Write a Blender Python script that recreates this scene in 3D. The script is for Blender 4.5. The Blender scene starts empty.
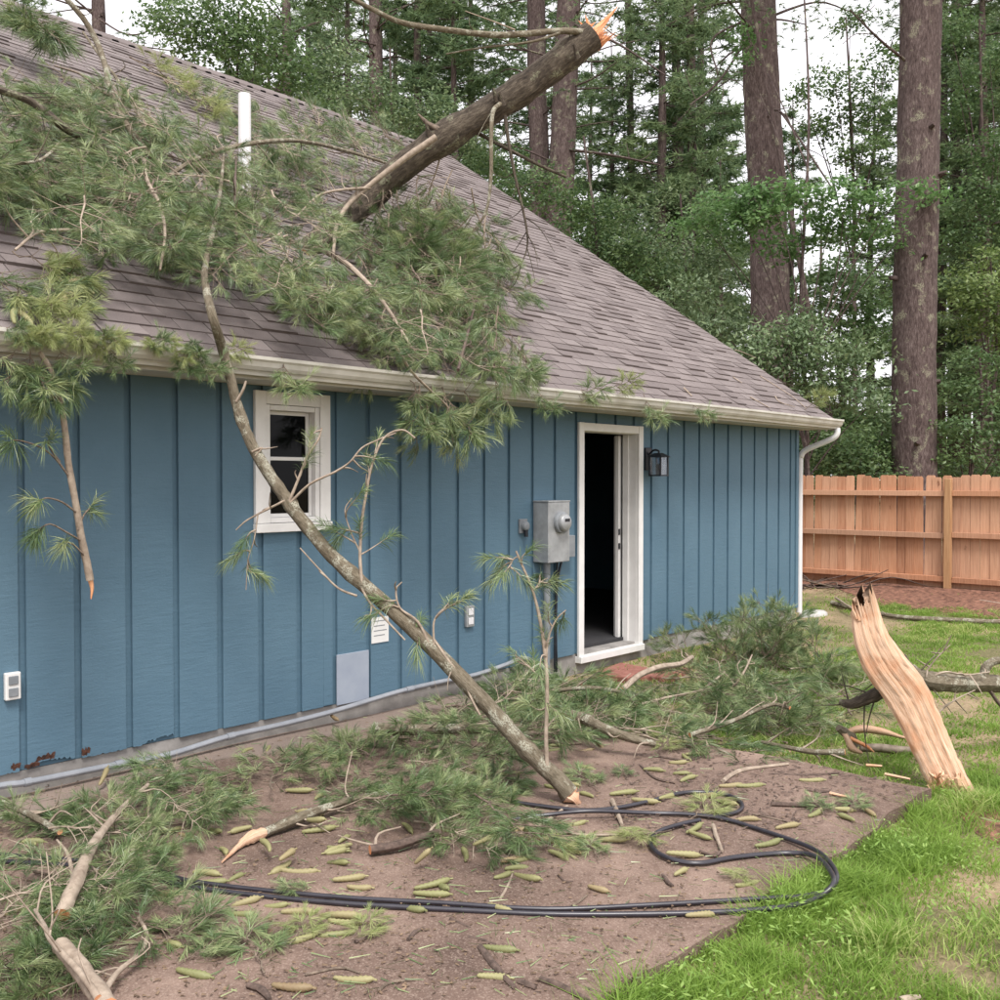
import bpy, math, random
import numpy as np
from mathutils import Vector, Matrix

random.seed(7)
RS = np.random.RandomState(11)
scene = bpy.context.scene
COL = scene.collection

# ------------------------------------------------------------------ camera
CAM = np.array([0.0, -5.52, 1.70])
YAW = math.atan(0.9)                      # angle between view direction and the house wall
PITCH = math.radians(1.15)                # looking slightly down
F2 = np.array([math.cos(YAW), math.sin(YAW), 0.0])
RIGHT = np.array([math.sin(YAW), -math.cos(YAW), 0.0])
FWD = F2 * math.cos(PITCH) + np.array([0, 0, -math.sin(PITCH)])
UP = np.cross(RIGHT, FWD)
cd = bpy.data.cameras.new('camera')
cd.sensor_width = 36.0; cd.lens = 36.0; cd.clip_start = 0.05; cd.clip_end = 500
cam = bpy.data.objects.new('camera', cd); COL.objects.link(cam)
M = Matrix((tuple(RIGHT), tuple(UP), tuple(-FWD))).transposed().to_4x4()
M.translation = Vector(CAM); cam.matrix_world = M
scene.camera = cam

# ------------------------------------------------------------------ sky, sun, exposure
w = bpy.data.worlds.new('World'); scene.world = w; w.use_nodes = True
nt = w.node_tree; nt.nodes.clear()
wo = nt.nodes.new('ShaderNodeOutputWorld'); bg = nt.nodes.new('ShaderNodeBackground')
sky = nt.nodes.new('ShaderNodeTexSky'); sky.sky_type = 'NISHITA'; sky.sun_disc = False
SUN_EL, SUN_AZ = math.radians(58), math.radians(215)   # azimuth measured clockwise from +Y
sky.sun_elevation = SUN_EL; sky.sun_rotation = SUN_AZ
sky.air_density = 1.0; sky.dust_density = 6.0; sky.ozone_density = 1.0
mixw = nt.nodes.new('ShaderNodeMix'); mixw.data_type = 'RGBA'
mixw.inputs['Factor'].default_value = 0.88             # closed cloud cover over the clear sky
mixw.inputs['B'].default_value = (7.3, 7.1, 7.35, 1)
nt.links.new(sky.outputs['Color'], mixw.inputs['A'])
nt.links.new(mixw.outputs['Result'], bg.inputs['Color'])
bg.inputs['Strength'].default_value = 0.1
nt.links.new(bg.outputs['Background'], wo.inputs['Surface'])
sl = bpy.data.lights.new('sun', 'SUN'); sl.energy = 1.5; sl.angle = math.radians(16); sl.color = (1.0, 0.97, 0.93)
so = bpy.data.objects.new('sun', sl); COL.objects.link(so)
sd = Vector((math.sin(SUN_AZ) * math.cos(SUN_EL), math.cos(SUN_AZ) * math.cos(SUN_EL), math.sin(SUN_EL)))
so.rotation_euler = (-sd).to_track_quat('-Z', 'Y').to_euler(); so.location = (0, -20, 30)
scene.view_settings.view_transform = 'Standard'; scene.view_settings.look = 'None'
scene.view_settings.exposure = 1.18; scene.view_settings.gamma = 1.0
scene.view_settings.use_curve_mapping = False
scene.cycles.max_bounces = 4; scene.cycles.diffuse_bounces = 2; scene.cycles.transmission_bounces = 4
scene.cycles.transparent_max_bounces = 4; scene.cycles.caustics_reflective = False; scene.cycles.caustics_refractive = False

# ------------------------------------------------------------------ photo pixel -> place
EAVE_Y, EAVE_Z, RIDGE_Y, RIDGE_Z = -0.40, 2.43, 6.31, 7.12
SLOPE = (RIDGE_Z - EAVE_Z) / (RIDGE_Y - EAVE_Y)
RA = math.atan(SLOPE)
RN = np.array([0, -math.sin(RA), math.cos(RA)]); RT = np.array([0, math.cos(RA), math.sin(RA)])
def ray(px, py): return FWD + RIGHT * (px - 500) / 1000.0 + UP * (500 - py) / 1000.0
def hit(px, py, p0, n):
    d = ray(px, py); t = np.dot(np.asarray(p0) - CAM, n) / np.dot(d, n); return CAM + d * t
def G(px, py, z=0.0): return hit(px, py, (0, 0, z), np.array([0, 0, 1.0]))
def W(px, py, y=0.0): return hit(px, py, (0, y, 0), np.array([0, 1.0, 0]))
def RF(px, py, lift=0.0): return hit(px, py, np.array([0, EAVE_Y, EAVE_Z]) + RN * lift, RN)
def AT(px, py, d): return CAM + ray(px, py) * d
def depth(p): return float(np.dot(np.asarray(p) - CAM, FWD))
def PL(*pts):
    """polyline from (px, py, mode, value): g ground height, w wall offset, r roof lift, d distance"""
    out = []
    for p in pts:
        m = p[2]
        out.append({'g': G, 'w': W, 'r': RF, 'd': AT}[m](p[0], p[1], p[3]))
    return np.array(out)
def nrm(a):
    a = np.asarray(a, float); return a / (np.linalg.norm(a, axis=-1, keepdims=True) + 1e-12)
def smooth(P, n=4):
    P = np.asarray(P, float)
    if len(P) < 3: 
        t = np.linspace(0, 1, n + 1)[:, None]; return P[0] * (1 - t) + P[1] * t
    Q = np.vstack([2 * P[0] - P[1], P, 2 * P[-1] - P[-2]]); out = []
    for i in range(1, len(Q) - 2):
        a, b, c, d = Q[i - 1], Q[i], Q[i + 1], Q[i + 2]
        for k in range(n):
            t = k / n
            out.append(0.5 * (2 * b + (c - a) * t + (2 * a - 5 * b + 4 * c - d) * t * t + (3 * b - a - 3 * c + d) * t ** 3))
    out.append(P[-1]); return np.array(out)

# ------------------------------------------------------------------ geometry collector
class Geo:
    def __init__(s): s.V = []; s.UV = []; s.Q = []; s.QM = []; s.T = []; s.TM = []; s.A = []; s.n = 0
    def add(s, v, q=None, t=None, m=0, uv=None, a=None):
        v = np.asarray(v, float).reshape(-1, 3); k = len(v)
        s.V.append(v); s.UV.append(np.zeros((k, 2)) if uv is None else np.asarray(uv, float))
        s.A.append(np.zeros(k) if a is None else (np.full(k, a, float) if np.isscalar(a) else np.asarray(a, float)))
        if q is not None and len(q):
            q = np.asarray(q, int) + s.n; s.Q.append(q); s.QM.append(np.full(len(q), m) if np.isscalar(m) else np.asarray(m))
        if t is not None and len(t):
            t = np.asarray(t, int) + s.n; s.T.append(t); s.TM.append(np.full(len(t), m) if np.isscalar(m) else np.asarray(m))
        s.n += k; return s
    def box(s, x0, x1, y0, y1, z0, z1, m=0, a=0.0):
        v = [(x0, y0, z0), (x1, y0, z0), (x1, y1, z0), (x0, y1, z0), (x0, y0, z1), (x1, y0, z1), (x1, y1, z1), (x0, y1, z1)]
        return s.add(v, q=[(0, 3, 2, 1), (4, 5, 6, 7), (0, 1, 5, 4), (1, 2, 6, 5), (2, 3, 7, 6), (3, 0, 4, 7)], m=m, a=a)
    def tube(s, P, r, sides=8, m=0, cap=True, jit=0.0, capm=None, ends=None):
        P = np.asarray(P, float); n = len(P)
        r = np.full(n, r, float) if np.isscalar(r) else np.interp(np.linspace(0, 1, n), np.linspace(0, 1, len(r)), r)
        T = nrm(np.gradient(P, axis=0)); ref = np.array([0, 0, 1.0]) if abs(T[0][2]) < 0.9 else np.array([1.0, 0, 0])
        U = nrm(np.cross(T[0], ref)); L = np.concatenate([[0], np.cumsum(np.linalg.norm(np.diff(P, axis=0), axis=1))])
        ang = np.linspace(0, 2 * math.pi, sides + 1); vs = []; uvs = []
        wob = 1 + jit * RS.randn(n, sides + 1); wob[:, -1] = wob[:, 0]
        for i in range(n):
            U = nrm(U - T[i] * np.dot(U, T[i])); Vv = np.cross(T[i], U)
            rr = (r[i] * wob[i])[:, None]
            vs.append(P[i] + rr * (np.cos(ang)[:, None] * U + np.sin(ang)[:, None] * Vv))
            uvs.append(np.stack([ang * max(r.max(), .004), np.full(sides + 1, L[i])], 1))
        S = sides + 1
        q = [(i * S + j, i * S + j + 1, (i + 1) * S + j + 1, (i + 1) * S + j) for i in range(n - 1) for j in range(sides)]
        s.add(np.vstack(vs), q=q, m=m, uv=np.vstack(uvs))
        if cap:
            cm = m if capm is None else capm
            for i, fl in ((0, True), (n - 1, False)):
                v = np.vstack([vs[i][:sides], P[i][None]])
                t = [(sides, (j + 1) % sides, j) if fl else (sides, j, (j + 1) % sides) for j in range(sides)]
                s.add(v, t=t, m=cm, uv=np.zeros((sides + 1, 2)))
        return s
    def lathe(s, prof, c, sides=16, m=0, axis='z'):
        a = np.linspace(0, 2 * math.pi, sides, endpoint=False); vs = []
        for (r, h) in prof:
            ring = np.stack([r * np.cos(a), r * np.sin(a), np.full(sides, h)], 1)
            if axis == 'y': ring = ring[:, [0, 2, 1]] * np.array([1, -1, 1])
            vs.append(ring + np.asarray(c))
        k = len(prof)
        q = [(i * sides + j, i * sides + (j + 1) % sides, (i + 1) * sides + (j + 1) % sides, (i + 1) * sides + j) for i in range(k - 1) for j in range(sides)]
        return s.add(np.vstack(vs), q=q, m=m)
    def mesh(s, name, mats, smooth_=True):
        me = bpy.data.meshes.new(name)
        V = np.vstack(s.V); UV = np.vstack(s.UV)
        Q = np.vstack(s.Q) if s.Q else np.zeros((0, 4), int); T = np.vstack(s.T) if s.T else np.zeros((0, 3), int)
        nq, ntr = len(Q), len(T)
        me.vertices.add(len(V)); me.vertices.foreach_set('co', V.astype(np.float32).ravel())
        li = np.concatenate([Q.ravel(), T.ravel()]).astype(np.int32)
        me.loops.add(len(li)); me.loops.foreach_set('vertex_index', li)
        me.polygons.add(nq + ntr)
        st = np.concatenate([np.arange(nq) * 4, nq * 4 + np.arange(ntr) * 3]).astype(np.int32)
        me.polygons.foreach_set('loop_start', st)
        mi = np.concatenate((s.QM if s.QM else []) + (s.TM if s.TM else [])).astype(np.int32)
        for mm in mats: me.materials.append(mm)
        me.polygons.foreach_set('material_index', mi)
        me.polygons.foreach_set('use_smooth', np.full(nq + ntr, smooth_))
        ul = me.uv_layers.new(name='UVMap'); ul.data.foreach_set('uv', UV[li].astype(np.float32).ravel())
        at = me.attributes.new('rnd', 'FLOAT', 'POINT'); at.data.foreach_set('value', np.concatenate(s.A).astype(np.float32))
        me.update(calc_edges=True); return me
    def obj(s, name, mats, parent=None, smooth_=True, bevel=0):
        if not isinstance(mats, (list, tuple)): mats = [mats]
        o = bpy.data.objects.new(name, s.mesh(name, mats, smooth_)); COL.objects.link(o)
        if parent is not None: attach(o, parent)
        if bevel:
            b = o.modifiers.new('edge', 'BEVEL'); b.width = bevel; b.segments = 2; b.limit_method = 'ANGLE'; b.angle_limit = math.radians(40)
        return o
def attach(o, p):
    o.parent = p; o.matrix_parent_inverse = p.matrix_world.inverted() if False else Matrix.Identity(4)
def thing(name, label, cat, loc=(0, 0, 0), group=None):
    o = bpy.data.objects.new(name, None); COL.objects.link(o); o.empty_display_size = 0.1
    o.location = tuple(loc); return tag(o, label, cat, group)
def tag(o, label=None, cat=None, group=None, kind=None):
    if label: o['label'] = label
    if cat: o['category'] = cat
    if group: o['group'] = group
    if kind: o['kind'] = kind
    return o
def rel(g, loc):
    """geometry given in world place -> relative to a thing standing at loc"""
    g.V = [v - np.asarray(loc) for v in g.V]; return g

# ------------------------------------------------------------------ materials
def newmat(name):
    m = bpy.data.materials.new(name); m.use_nodes = True; t = m.node_tree; t.nodes.clear()
    o = t.nodes.new('ShaderNodeOutputMaterial'); b = t.nodes.new('ShaderNodeBsdfPrincipled')
    t.links.new(b.outputs[0], o.inputs['Surface']); return m, t, b, o
def N(t, typ, **kw):
    n = t.nodes.new(typ)
    for k, v in kw.items(): setattr(n, k, v)
    return n
def rgb(c): return (c[0], c[1], c[2], 1)
def noise(t, vec, scale, detail=4, rough=0.6, scl=None):
    if scl is not None:
        mp = N(t, 'ShaderNodeMapping'); mp.inputs['Scale'].default_value = scl; t.links.new(vec, mp.inputs['Vector']); vec = mp.outputs[0]
    n = N(t, 'ShaderNodeTexNoise'); n.inputs['Scale'].default_value = scale; n.inputs['Detail'].default_value = detail
    n.inputs['Roughness'].default_value = rough; t.links.new(vec, n.inputs['Vector']); return n.outputs['Fac']
def ramp(t, fac, stops):
    r = N(t, 'ShaderNodeValToRGB'); e = r.color_ramp.elements
    e[0].position, e[0].color = stops[0][0], rgb(stops[0][1]); e[1].position, e[1].color = stops[-1][0], rgb(stops[-1][1])
    for p, c in stops[1:-1]:
        x = e.new(p); x.color = rgb(c)
    t.links.new(fac, r.inputs['Fac']); return r.outputs['Color']
def mixc(t, fac, a, b, mode='MIX'):
    n = N(t, 'ShaderNodeMix', data_type='RGBA', blend_type=mode)
    for s, x in (('Factor', fac), ('A', a), ('B', b)):
        if isinstance(x, (int, float)): n.inputs[s].default_value = x
        elif isinstance(x, tuple): n.inputs[s].default_value = rgb(x)
        else: t.links.new(x, n.inputs[s])
    return n.outputs['Result']
def math_(t, op, a, b=0.0):
    n = N(t, 'ShaderNodeMath', operation=op)
    for i, x in enumerate((a, b)):
        if isinstance(x, (int, float)): n.inputs[i].default_value = x
        else: t.links.new(x, n.inputs[i])
    return n.outputs[0]
def bump(t, b, h, strength=0.4, dist=0.01):
    n = N(t, 'ShaderNodeBump'); n.inputs['Strength'].default_value = strength; n.inputs['Distance'].default_value = dist
    t.links.new(h, n.inputs['Height']); t.links.new(n.outputs[0], b.inputs['Normal'])
def objc(t): return N(t, 'ShaderNodeTexCoord').outputs['Object']
def posc(t): return N(t, 'ShaderNodeNewGeometry').outputs['Position']
def uvc(t): return N(t, 'ShaderNodeTexCoord').outputs['UV']
def rndv(t):
    a = N(t, 'ShaderNodeAttribute'); a.attribute_name = 'rnd'; o = N(t, 'ShaderNodeObjectInfo')
    return math_(t, 'FRACT', math_(t, 'ADD', a.outputs['Fac'], o.outputs['Random']))

def simple(name, a, b, scale=20, rough=0.6, bs=0.0, bd=0.005, metal=0.0, spec=0.4, coord='pos', scl=None, detail=5):
    m, t, bs_, o = newmat(name); vec = {'pos': posc, 'obj': objc, 'uv': uvc}[coord](t)
    f = noise(t, vec, scale, detail, 0.6, scl)
    t.links.new(ramp(t, f, [(0.3, a), (0.7, b)]), bs_.inputs['Base Color'])
    bs_.inputs['Roughness'].default_value = rough; bs_.inputs['Metallic'].default_value = metal
    bs_.inputs['Specular IOR Level'].default_value = spec
    if bs: bump(t, bs_, f, bs, bd)
    return m
def foliage(name, cols, rough=0.55, trans=0.35, scale=3.0, spec=0.35):
    m, t, b, o = newmat(name)
    f = noise(t, posc(t), scale, 3); r = rndv(t)
    g = math_(t, 'ADD', math_(t, 'MULTIPLY', f, 0.6), math_(t, 'MULTIPLY', r, 0.45))
    c = ramp(t, g, [(0.2, cols[0]), (0.5, cols[1]), (0.85, cols[2])])
    t.links.new(c, b.inputs['Base Color']); b.inputs['Roughness'].default_value = rough; b.inputs['Specular IOR Level'].default_value = spec
    tr = N(t, 'ShaderNodeBsdfTranslucent'); t.links.new(c, tr.inputs['Color'])
    mx = N(t, 'ShaderNodeMixShader'); mx.inputs[0].default_value = trans
    t.links.new(b.outputs[0], mx.inputs[1]); t.links.new(tr.outputs[0], mx.inputs[2]); t.links.new(mx.outputs[0], o.inputs['Surface'])
    return m
def barkmat(name, dark, mid, light, lichen=None, scale=1.0, bs=0.8, lich_amt=0.6):
    m, t, b, o = newmat(name); vec = uvc(t)
    f1 = noise(t, vec, 28 * scale, 6, 0.7, (1, 0.35, 1)); f2 = noise(t, posc(t), 5 * scale, 4)
    f3 = noise(t, vec, 75 * scale, 5, 0.75, (1, 0.22, 1)); f4 = noise(t, vec, 9 * scale, 4, 0.6, (1, 0.3, 1))
    h = math_(t, 'ADD', math_(t, 'MULTIPLY', f1, 0.5), math_(t, 'ADD', math_(t, 'MULTIPLY', f3, 0.35), math_(t, 'MULTIPLY', f4, 0.25)))
    c = ramp(t, h, [(0.40, dark), (0.55, mid), (0.72, light)])
    if lichen:
        k = ramp(t, f2, [(lich_amt, (0, 0, 0)), (lich_amt + .08, (1, 1, 1))])
        kk = math_(t, 'MULTIPLY', k, ramp(t, noise(t, posc(t), 60 * scale, 3), [(.42, (0, 0, 0)), (.55, (1, 1, 1))]))
        c = mixc(t, kk, c, lichen)
    t.links.new(c, b.inputs['Base Color']); b.inputs['Roughness'].default_value = 0.9; b.inputs['Specular IOR Level'].default_value = 0.2
    bump(t, b, h, bs, 0.02); return m

MAT = {}
def siding_mat():
    m, t, b, o = newmat('blue_siding'); p = posc(t)
    f = noise(t, p, 1.6, 5, 0.65); g = noise(t, p, 6, 6, 0.7, (1, 1, 6)); fine = noise(t, p, 60, 3)
    c = ramp(t, f, [(0.3, (0.082, 0.150, 0.207)), (0.7, (0.110, 0.188, 0.247))])
    c = mixc(t, math_(t, 'MULTIPLY', g, 0.45), c, (0.115, 0.205, 0.27))
    sp = ramp(t, noise(t, p, 9, 8, 0.75), [(0.66, (0, 0, 0)), (0.72, (1, 1, 1))])
    c = mixc(t, math_(t, 'MULTIPLY', sp, 0.32), c, (0.22, 0.32, 0.38))
    r = rndv(t); c = mixc(t, 0.10, c, ramp(t, r, [(0, (0.055, 0.12, 0.18)), (1, (0.12, 0.21, 0.29))]))
    t.links.new(c, b.inputs['Base Color']); b.inputs['Roughness'].default_value = 0.62; b.inputs['Specular IOR Level'].default_value = 0.25
    bump(t, b, math_(t, 'ADD', g, math_(t, 'MULTIPLY', fine, .3)), 0.35, 0.012); return m
MAT['siding'] = siding_mat()
def shingle_mat():
    m, t, b, o = newmat('asphalt_shingle'); p = posc(t)
    gr = noise(t, p, 260, 2, 0.8); bl = noise(t, p, 1.3, 4); r = rndv(t)
    c = ramp(t, gr, [(0.35, (0.08, 0.067, 0.066)), (0.55, (0.175, 0.148, 0.145)), (0.75, (0.32, 0.28, 0.272))])
    c = mixc(t, 0.5, c, ramp(t, r, [(0, (0.085, 0.070, 0.066)), (0.5, (0.165, 0.140, 0.133)), (1, (0.25, 0.218, 0.208))]))
    c = mixc(t, math_(t, 'MULTIPLY', bl, 0.35), c, (0.25, 0.20, 0.19))
    t.links.new(c, b.inputs['Base Color']); b.inputs['Roughness'].default_value = 0.8; b.inputs['Specular IOR Level'].default_value = 0.35
    bump(t, b, gr, 0.35, 0.004); return m
MAT['shingle'] = shingle_mat()
MAT['white'] = simple('white_paint', (0.70, 0.69, 0.67), (0.80, 0.79, 0.77), 7, 0.45, 0.05)
MAT['gutter'] = simple('weathered_gutter', (0.48, 0.46, 0.40), (0.66, 0.64, 0.58), 5, 0.5, 0.05)
MAT['soffit'] = simple('soffit_paint', (0.46, 0.44, 0.38), (0.58, 0.56, 0.50), 5, 0.7)
MAT['pvc'] = simple('white_pvc', (0.72, 0.71, 0.72), (0.80, 0.79, 0.80), 4, 0.4)
MAT['greypvc'] = simple('grey_conduit', (0.21, 0.225, 0.25), (0.31, 0.325, 0.35), 6, 0.45)
MAT['concrete'] = simple('foundation_concrete', (0.19, 0.18, 0.17), (0.36, 0.34, 0.32), 6, 0.9, 0.4, 0.01)
MAT['metal'] = simple('galvanised', (0.27, 0.28, 0.285), (0.42, 0.43, 0.44), 9, 0.5, 0.0, metal=0.35)
MAT['greymetal'] = simple('grey_box', (0.17, 0.185, 0.20), (0.26, 0.275, 0.29), 9, 0.6)
MAT['black'] = simple('black_metal', (0.008, 0.010, 0.015), (0.02, 0.022, 0.03), 20, 0.45)
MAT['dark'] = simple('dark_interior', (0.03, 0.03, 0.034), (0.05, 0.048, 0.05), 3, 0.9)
MAT['rot'] = simple('rotten_wood', (0.03, 0.018, 0.014), (0.16, 0.07, 0.045), 30, 0.95, 0.6, 0.02)
MAT['patch'] = simple('grey_patch', (0.27, 0.31, 0.38), (0.33, 0.37, 0.43), 5, 0.7)
m, t, b, o = newmat('window_glass'); b.inputs['Base Color'].default_value = (0.01, 0.012, 0.014, 1); b.inputs['Roughness'].default_value = 0.04
b.inputs['Transmission Weight'].default_value = 0.75; b.inputs['IOR'].default_value = 1.22; MAT['glass'] = m
m, t, b, o = newmat('lantern_glass'); b.inputs['Base Color'].default_value = (0.8, 0.85, 0.9, 1); b.inputs['Roughness'].default_value = 0.08
b.inputs['Transmission Weight'].default_value = 0.9; MAT['clear'] = m
def patio_mat():
    m, t, b, o = newmat('brown_concrete'); p = posc(t)
    big = noise(t, p, 1.5, 6, 0.65); mid = noise(t, p, 7, 6, 0.7); fine = noise(t, p, 170, 3, 0.7)
    sp = N(t, 'ShaderNodeTexVoronoi'); sp.inputs['Scale'].default_value = 150; t.links.new(p, sp.inputs['Vector'])
    c = ramp(t, big, [(0.3, (0.068, 0.045, 0.036)), (0.48, (0.172, 0.118, 0.093)), (0.70, (0.34, 0.245, 0.195))])
    c = mixc(t, math_(t, 'MULTIPLY', mid, 0.5), c, (0.175, 0.117, 0.092))
    bl = ramp(t, sp.outputs['Color'], [(0.55, (0, 0, 0)), (0.9, (1, 1, 1))])
    c = mixc(t, math_(t, 'MULTIPLY', bl, 0.38), c, (0.42, 0.33, 0.27))
    c = mixc(t, math_(t, 'MULTIPLY', ramp(t, fine, [(.3, (1, 1, 1)), (.48, (0, 0, 0))]), 0.5), c, (0.07, 0.045, 0.038))
    # paler worn strip along the house wall
    sx = N(t, 'ShaderNodeSeparateXYZ'); t.links.new(p, sx.inputs[0])
    e = math_(t, 'ADD', sx.outputs['Y'], math_(t, 'MULTIPLY', big, 0.7))
    k = ramp(t, e, [(0.0, (0, 0, 0)), (0.12, (1, 1, 1))]); c = mixc(t, math_(t, 'MULTIPLY', k, 0.5), c, (0.30, 0.25, 0.215))
    t.links.new(c, b.inputs['Base Color']); b.inputs['Roughness'].default_value = 0.9; b.inputs['Specular IOR Level'].default_value = 0.25
    bump(t, b, math_(t, 'ADD', fine, math_(t, 'MULTIPLY', mid, 1.0)), 0.45, 0.006); return m
MAT['patio'] = patio_mat()
def soil_mat():
    m, t, b, o = newmat('lawn_soil'); p = posc(t)
    a = noise(t, p, 0.7, 5, 0.6); f = noise(t, p, 30, 6, 0.75)
    c = ramp(t, f, [(0.3, (0.07, 0.07, 0.03)), (0.5, (0.16, 0.145, 0.06)), (0.7, (0.30, 0.24, 0.13))])
    c = mixc(t, ramp(t, a, [(0.42, (0, 0, 0)), (0.6, (1, 1, 1))]), c, ramp(t, f, [(0.3, (0.24, 0.16, 0.09)), (0.7, (0.50, 0.38, 0.24))]))
    t.links.new(c, b.inputs['Base Color']); b.inputs['Roughness'].default_value = 0.95; bump(t, b, f, 0.8, 0.03); return m
MAT['soil'] = soil_mat()
MAT['mulch'] = simple('red_mulch', (0.05, 0.022, 0.015), (0.33, 0.165, 0.11), 16, 0.95, 0.9, 0.03, detail=8)
MAT['brick'] = simple('red_paver', (0.21, 0.08, 0.06), (0.36, 0.16, 0.125), 24, 0.9, 0.4, 0.006)
def cedar_mat():
    m, t, b, o = newmat('cedar_board'); vec = objc(t); r = rndv(t)
    wv = noise(t, vec, 14, 6, 0.65, (3.0, 3.0, 0.22)); oi = N(t, 'ShaderNodeObjectInfo')
    off = N(t, 'ShaderNodeVectorMath', operation='ADD'); t.links.new(vec, off.inputs[0]); t.links.new(oi.outputs['Location'], off.inputs[1])
    kn = noise(t, off.outputs[0], 3.2, 3, 0.5, (2.2, 2.2, 1)); gr = noise(t, off.outputs[0], 22, 6, 0.7, (4, 4, 0.12))
    c = ramp(t, gr, [(0.3, (0.26, 0.115, 0.06)), (0.5, (0.52, 0.27, 0.155)), (0.72, (0.72, 0.45, 0.30))])
    c = mixc(t, 0.5, c, ramp(t, r, [(0, (0.27, 0.12, 0.07)), (0.3, (0.54, 0.275, 0.16)), (0.6, (0.72, 0.43, 0.28)), (0.85, (0.40, 0.27, 0.20)), (1, (0.48, 0.215, 0.12))]))
    c = mixc(t, ramp(t, kn, [(0.69, (0, 0, 0)), (0.74, (0.85, 0.85, 0.85))]), c, (0.18, 0.075, 0.04))
    t.links.new(c, b.inputs['Base Color']); b.inputs['Roughness'].default_value = 0.85; b.inputs['Specular IOR Level'].default_value = 0.2
    bump(t, b, gr, 0.3, 0.004); return m
MAT['cedar'] = cedar_mat()
MAT['post'] = simple('treated_post', (0.36, 0.19, 0.09), (0.52, 0.31, 0.16), 12, 0.85, 0.3, 0.004, coord='obj', scl=(3, 3, .2))
def wood_mat(name, a, b_, c_):
    m, t, b, o = newmat(name); f = noise(t, uvc(t), 70, 6, 0.75, (1.6, 0.06, 1)); g = noise(t, posc(t), 6, 4)
    c = ramp(t, f, [(0.28, a), (0.5, b_), (0.72, c_)]); c = mixc(t, ramp(t, g, [(0.50, (0, 0, 0)), (0.68, (.65, .65, .65))]), c, (0.62, 0.27, 0.13))
    t.links.new(c, b.inputs['Base Color']); b.inputs['Roughness'].default_value = 0.75; b.inputs['Specular IOR Level'].default_value = 0.25
    bump(t, b, f, 0.7, 0.012); return m
MAT['split'] = wood_mat('fresh_split_wood', (0.50, 0.235, 0.125), (0.70, 0.46, 0.31), (0.80, 0.63, 0.48))
MAT['splinter'] = simple('orange_splinter', (0.62, 0.22, 0.09), (0.80, 0.44, 0.24), 14, 0.8)
MAT['bark_dark'] = barkmat('pine_bark', (0.022, 0.015, 0.014), (0.095, 0.068, 0.063), (0.24, 0.19, 0.175), (0.25, 0.24, 0.17), 0.8, 1.0, 0.57)
MAT['bark_top'] = barkmat('treetop_bark', (0.018, 0.014, 0.012), (0.085, 0.068, 0.052), (0.22, 0.185, 0.14), (0.25, 0.25, 0.17), 1.0, 1.0, 0.55)
MAT['bark_limb'] = barkmat('limb_bark', (0.06, 0.048, 0.032), (0.17, 0.142, 0.10), (0.31, 0.27, 0.205), (0.40, 0.39, 0.31), 2.0, 0.8, 0.52)
MAT['bark_twig'] = simple('twig_bark', (0.07, 0.05, 0.036), (0.24, 0.185, 0.14), 40, 0.85, 0.3, 0.003)
MAT['bark_pale'] = simple('pale_twig_bark', (0.21, 0.16, 0.12), (0.42, 0.345, 0.27), 24, 0.8, 0.3, 0.003)
MAT['stick'] = simple('dark_stick', (0.05, 0.035, 0.028), (0.15, 0.105, 0.085), 40, 0.9, 0.5, 0.004)
MAT['needle'] = foliage('pine_needle', [(0.040, 0.082, 0.028), (0.145, 0.220, 0.085), (0.44, 0.48, 0.24)], 0.35, 0.16, 2.2, 0.6)
MAT['needle_y'] = foliage('young_needle', [(0.20, 0.26, 0.09), (0.35, 0.40, 0.16), (0.52, 0.53, 0.27)], 0.45, 0.3, 4, 0.4)
MAT['farneedle'] = foliage('standing_pine_needle', [(0.082, 0.142, 0.078), (0.168, 0.25, 0.122), (0.28, 0.36, 0.165)], 0.6, 0.4, 0.5, 0.25)  # greens lightened: distance haze is put into the needle colour
MAT['leaf_maple'] = foliage('maple_leaf', [(0.075, 0.155, 0.055), (0.155, 0.275, 0.095), (0.27, 0.40, 0.165)], 0.35, 0.42, 1.5, 0.4)
MAT['leaf_beech'] = foliage('beech_leaf', [(0.09, 0.145, 0.07), (0.17, 0.245, 0.115), (0.30, 0.37, 0.19)], 0.4, 0.35, 1.5, 0.5)
MAT['leaf_dark'] = foliage('dark_leaf', [(0.052, 0.10, 0.040), (0.112, 0.185, 0.072), (0.20, 0.28, 0.105)], 0.4, 0.42, 1.2, 0.4)
MAT['leaf_yellow'] = foliage('yellow_leaf', [(0.07, 0.12, 0.035), (0.14, 0.21, 0.06), (0.25, 0.32, 0.11)], 0.45, 0.4, 1.5, 0.4)  # yellow-green leaf colour of the tree at the right edge
MAT['grass'] = foliage('grass_blade', [(0.13, 0.235, 0.04), (0.31, 0.46, 0.095), (0.56, 0.60, 0.25)], 0.5, 0.5, 2.0, 0.3)
MAT['weed'] = foliage('weed_leaf', [(0.15, 0.27, 0.055), (0.27, 0.42, 0.10), (0.40, 0.53, 0.17)], 0.5, 0.4, 3.0, 0.3)
def cone_mat():
    m, t, b, o = newmat('green_cone'); r = rndv(t); f = noise(t, objc(t), 60, 4)
    c = ramp(t, r, [(0, (0.14, 0.155, 0.055)), (0.4, (0.215, 0.215, 0.085)), (0.7, (0.28, 0.255, 0.12)), (0.9, (0.26, 0.19, 0.10)), (1, (0.17, 0.10, 0.055))])
    c = mixc(t, math_(t, 'MULTIPLY', f, 0.4), c, (0.36, 0.34, 0.18))
    t.links.new(c, b.inputs['Base Color']); b.inputs['Roughness'].default_value = 0.6; bump(t, b, f, .3, .003); return m
MAT['cone'] = cone_mat()
MAT['hose'] = simple('black_plastic', (0.018, 0.016, 0.022), (0.035, 0.032, 0.042), 15, 0.32, spec=0.6)
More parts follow.
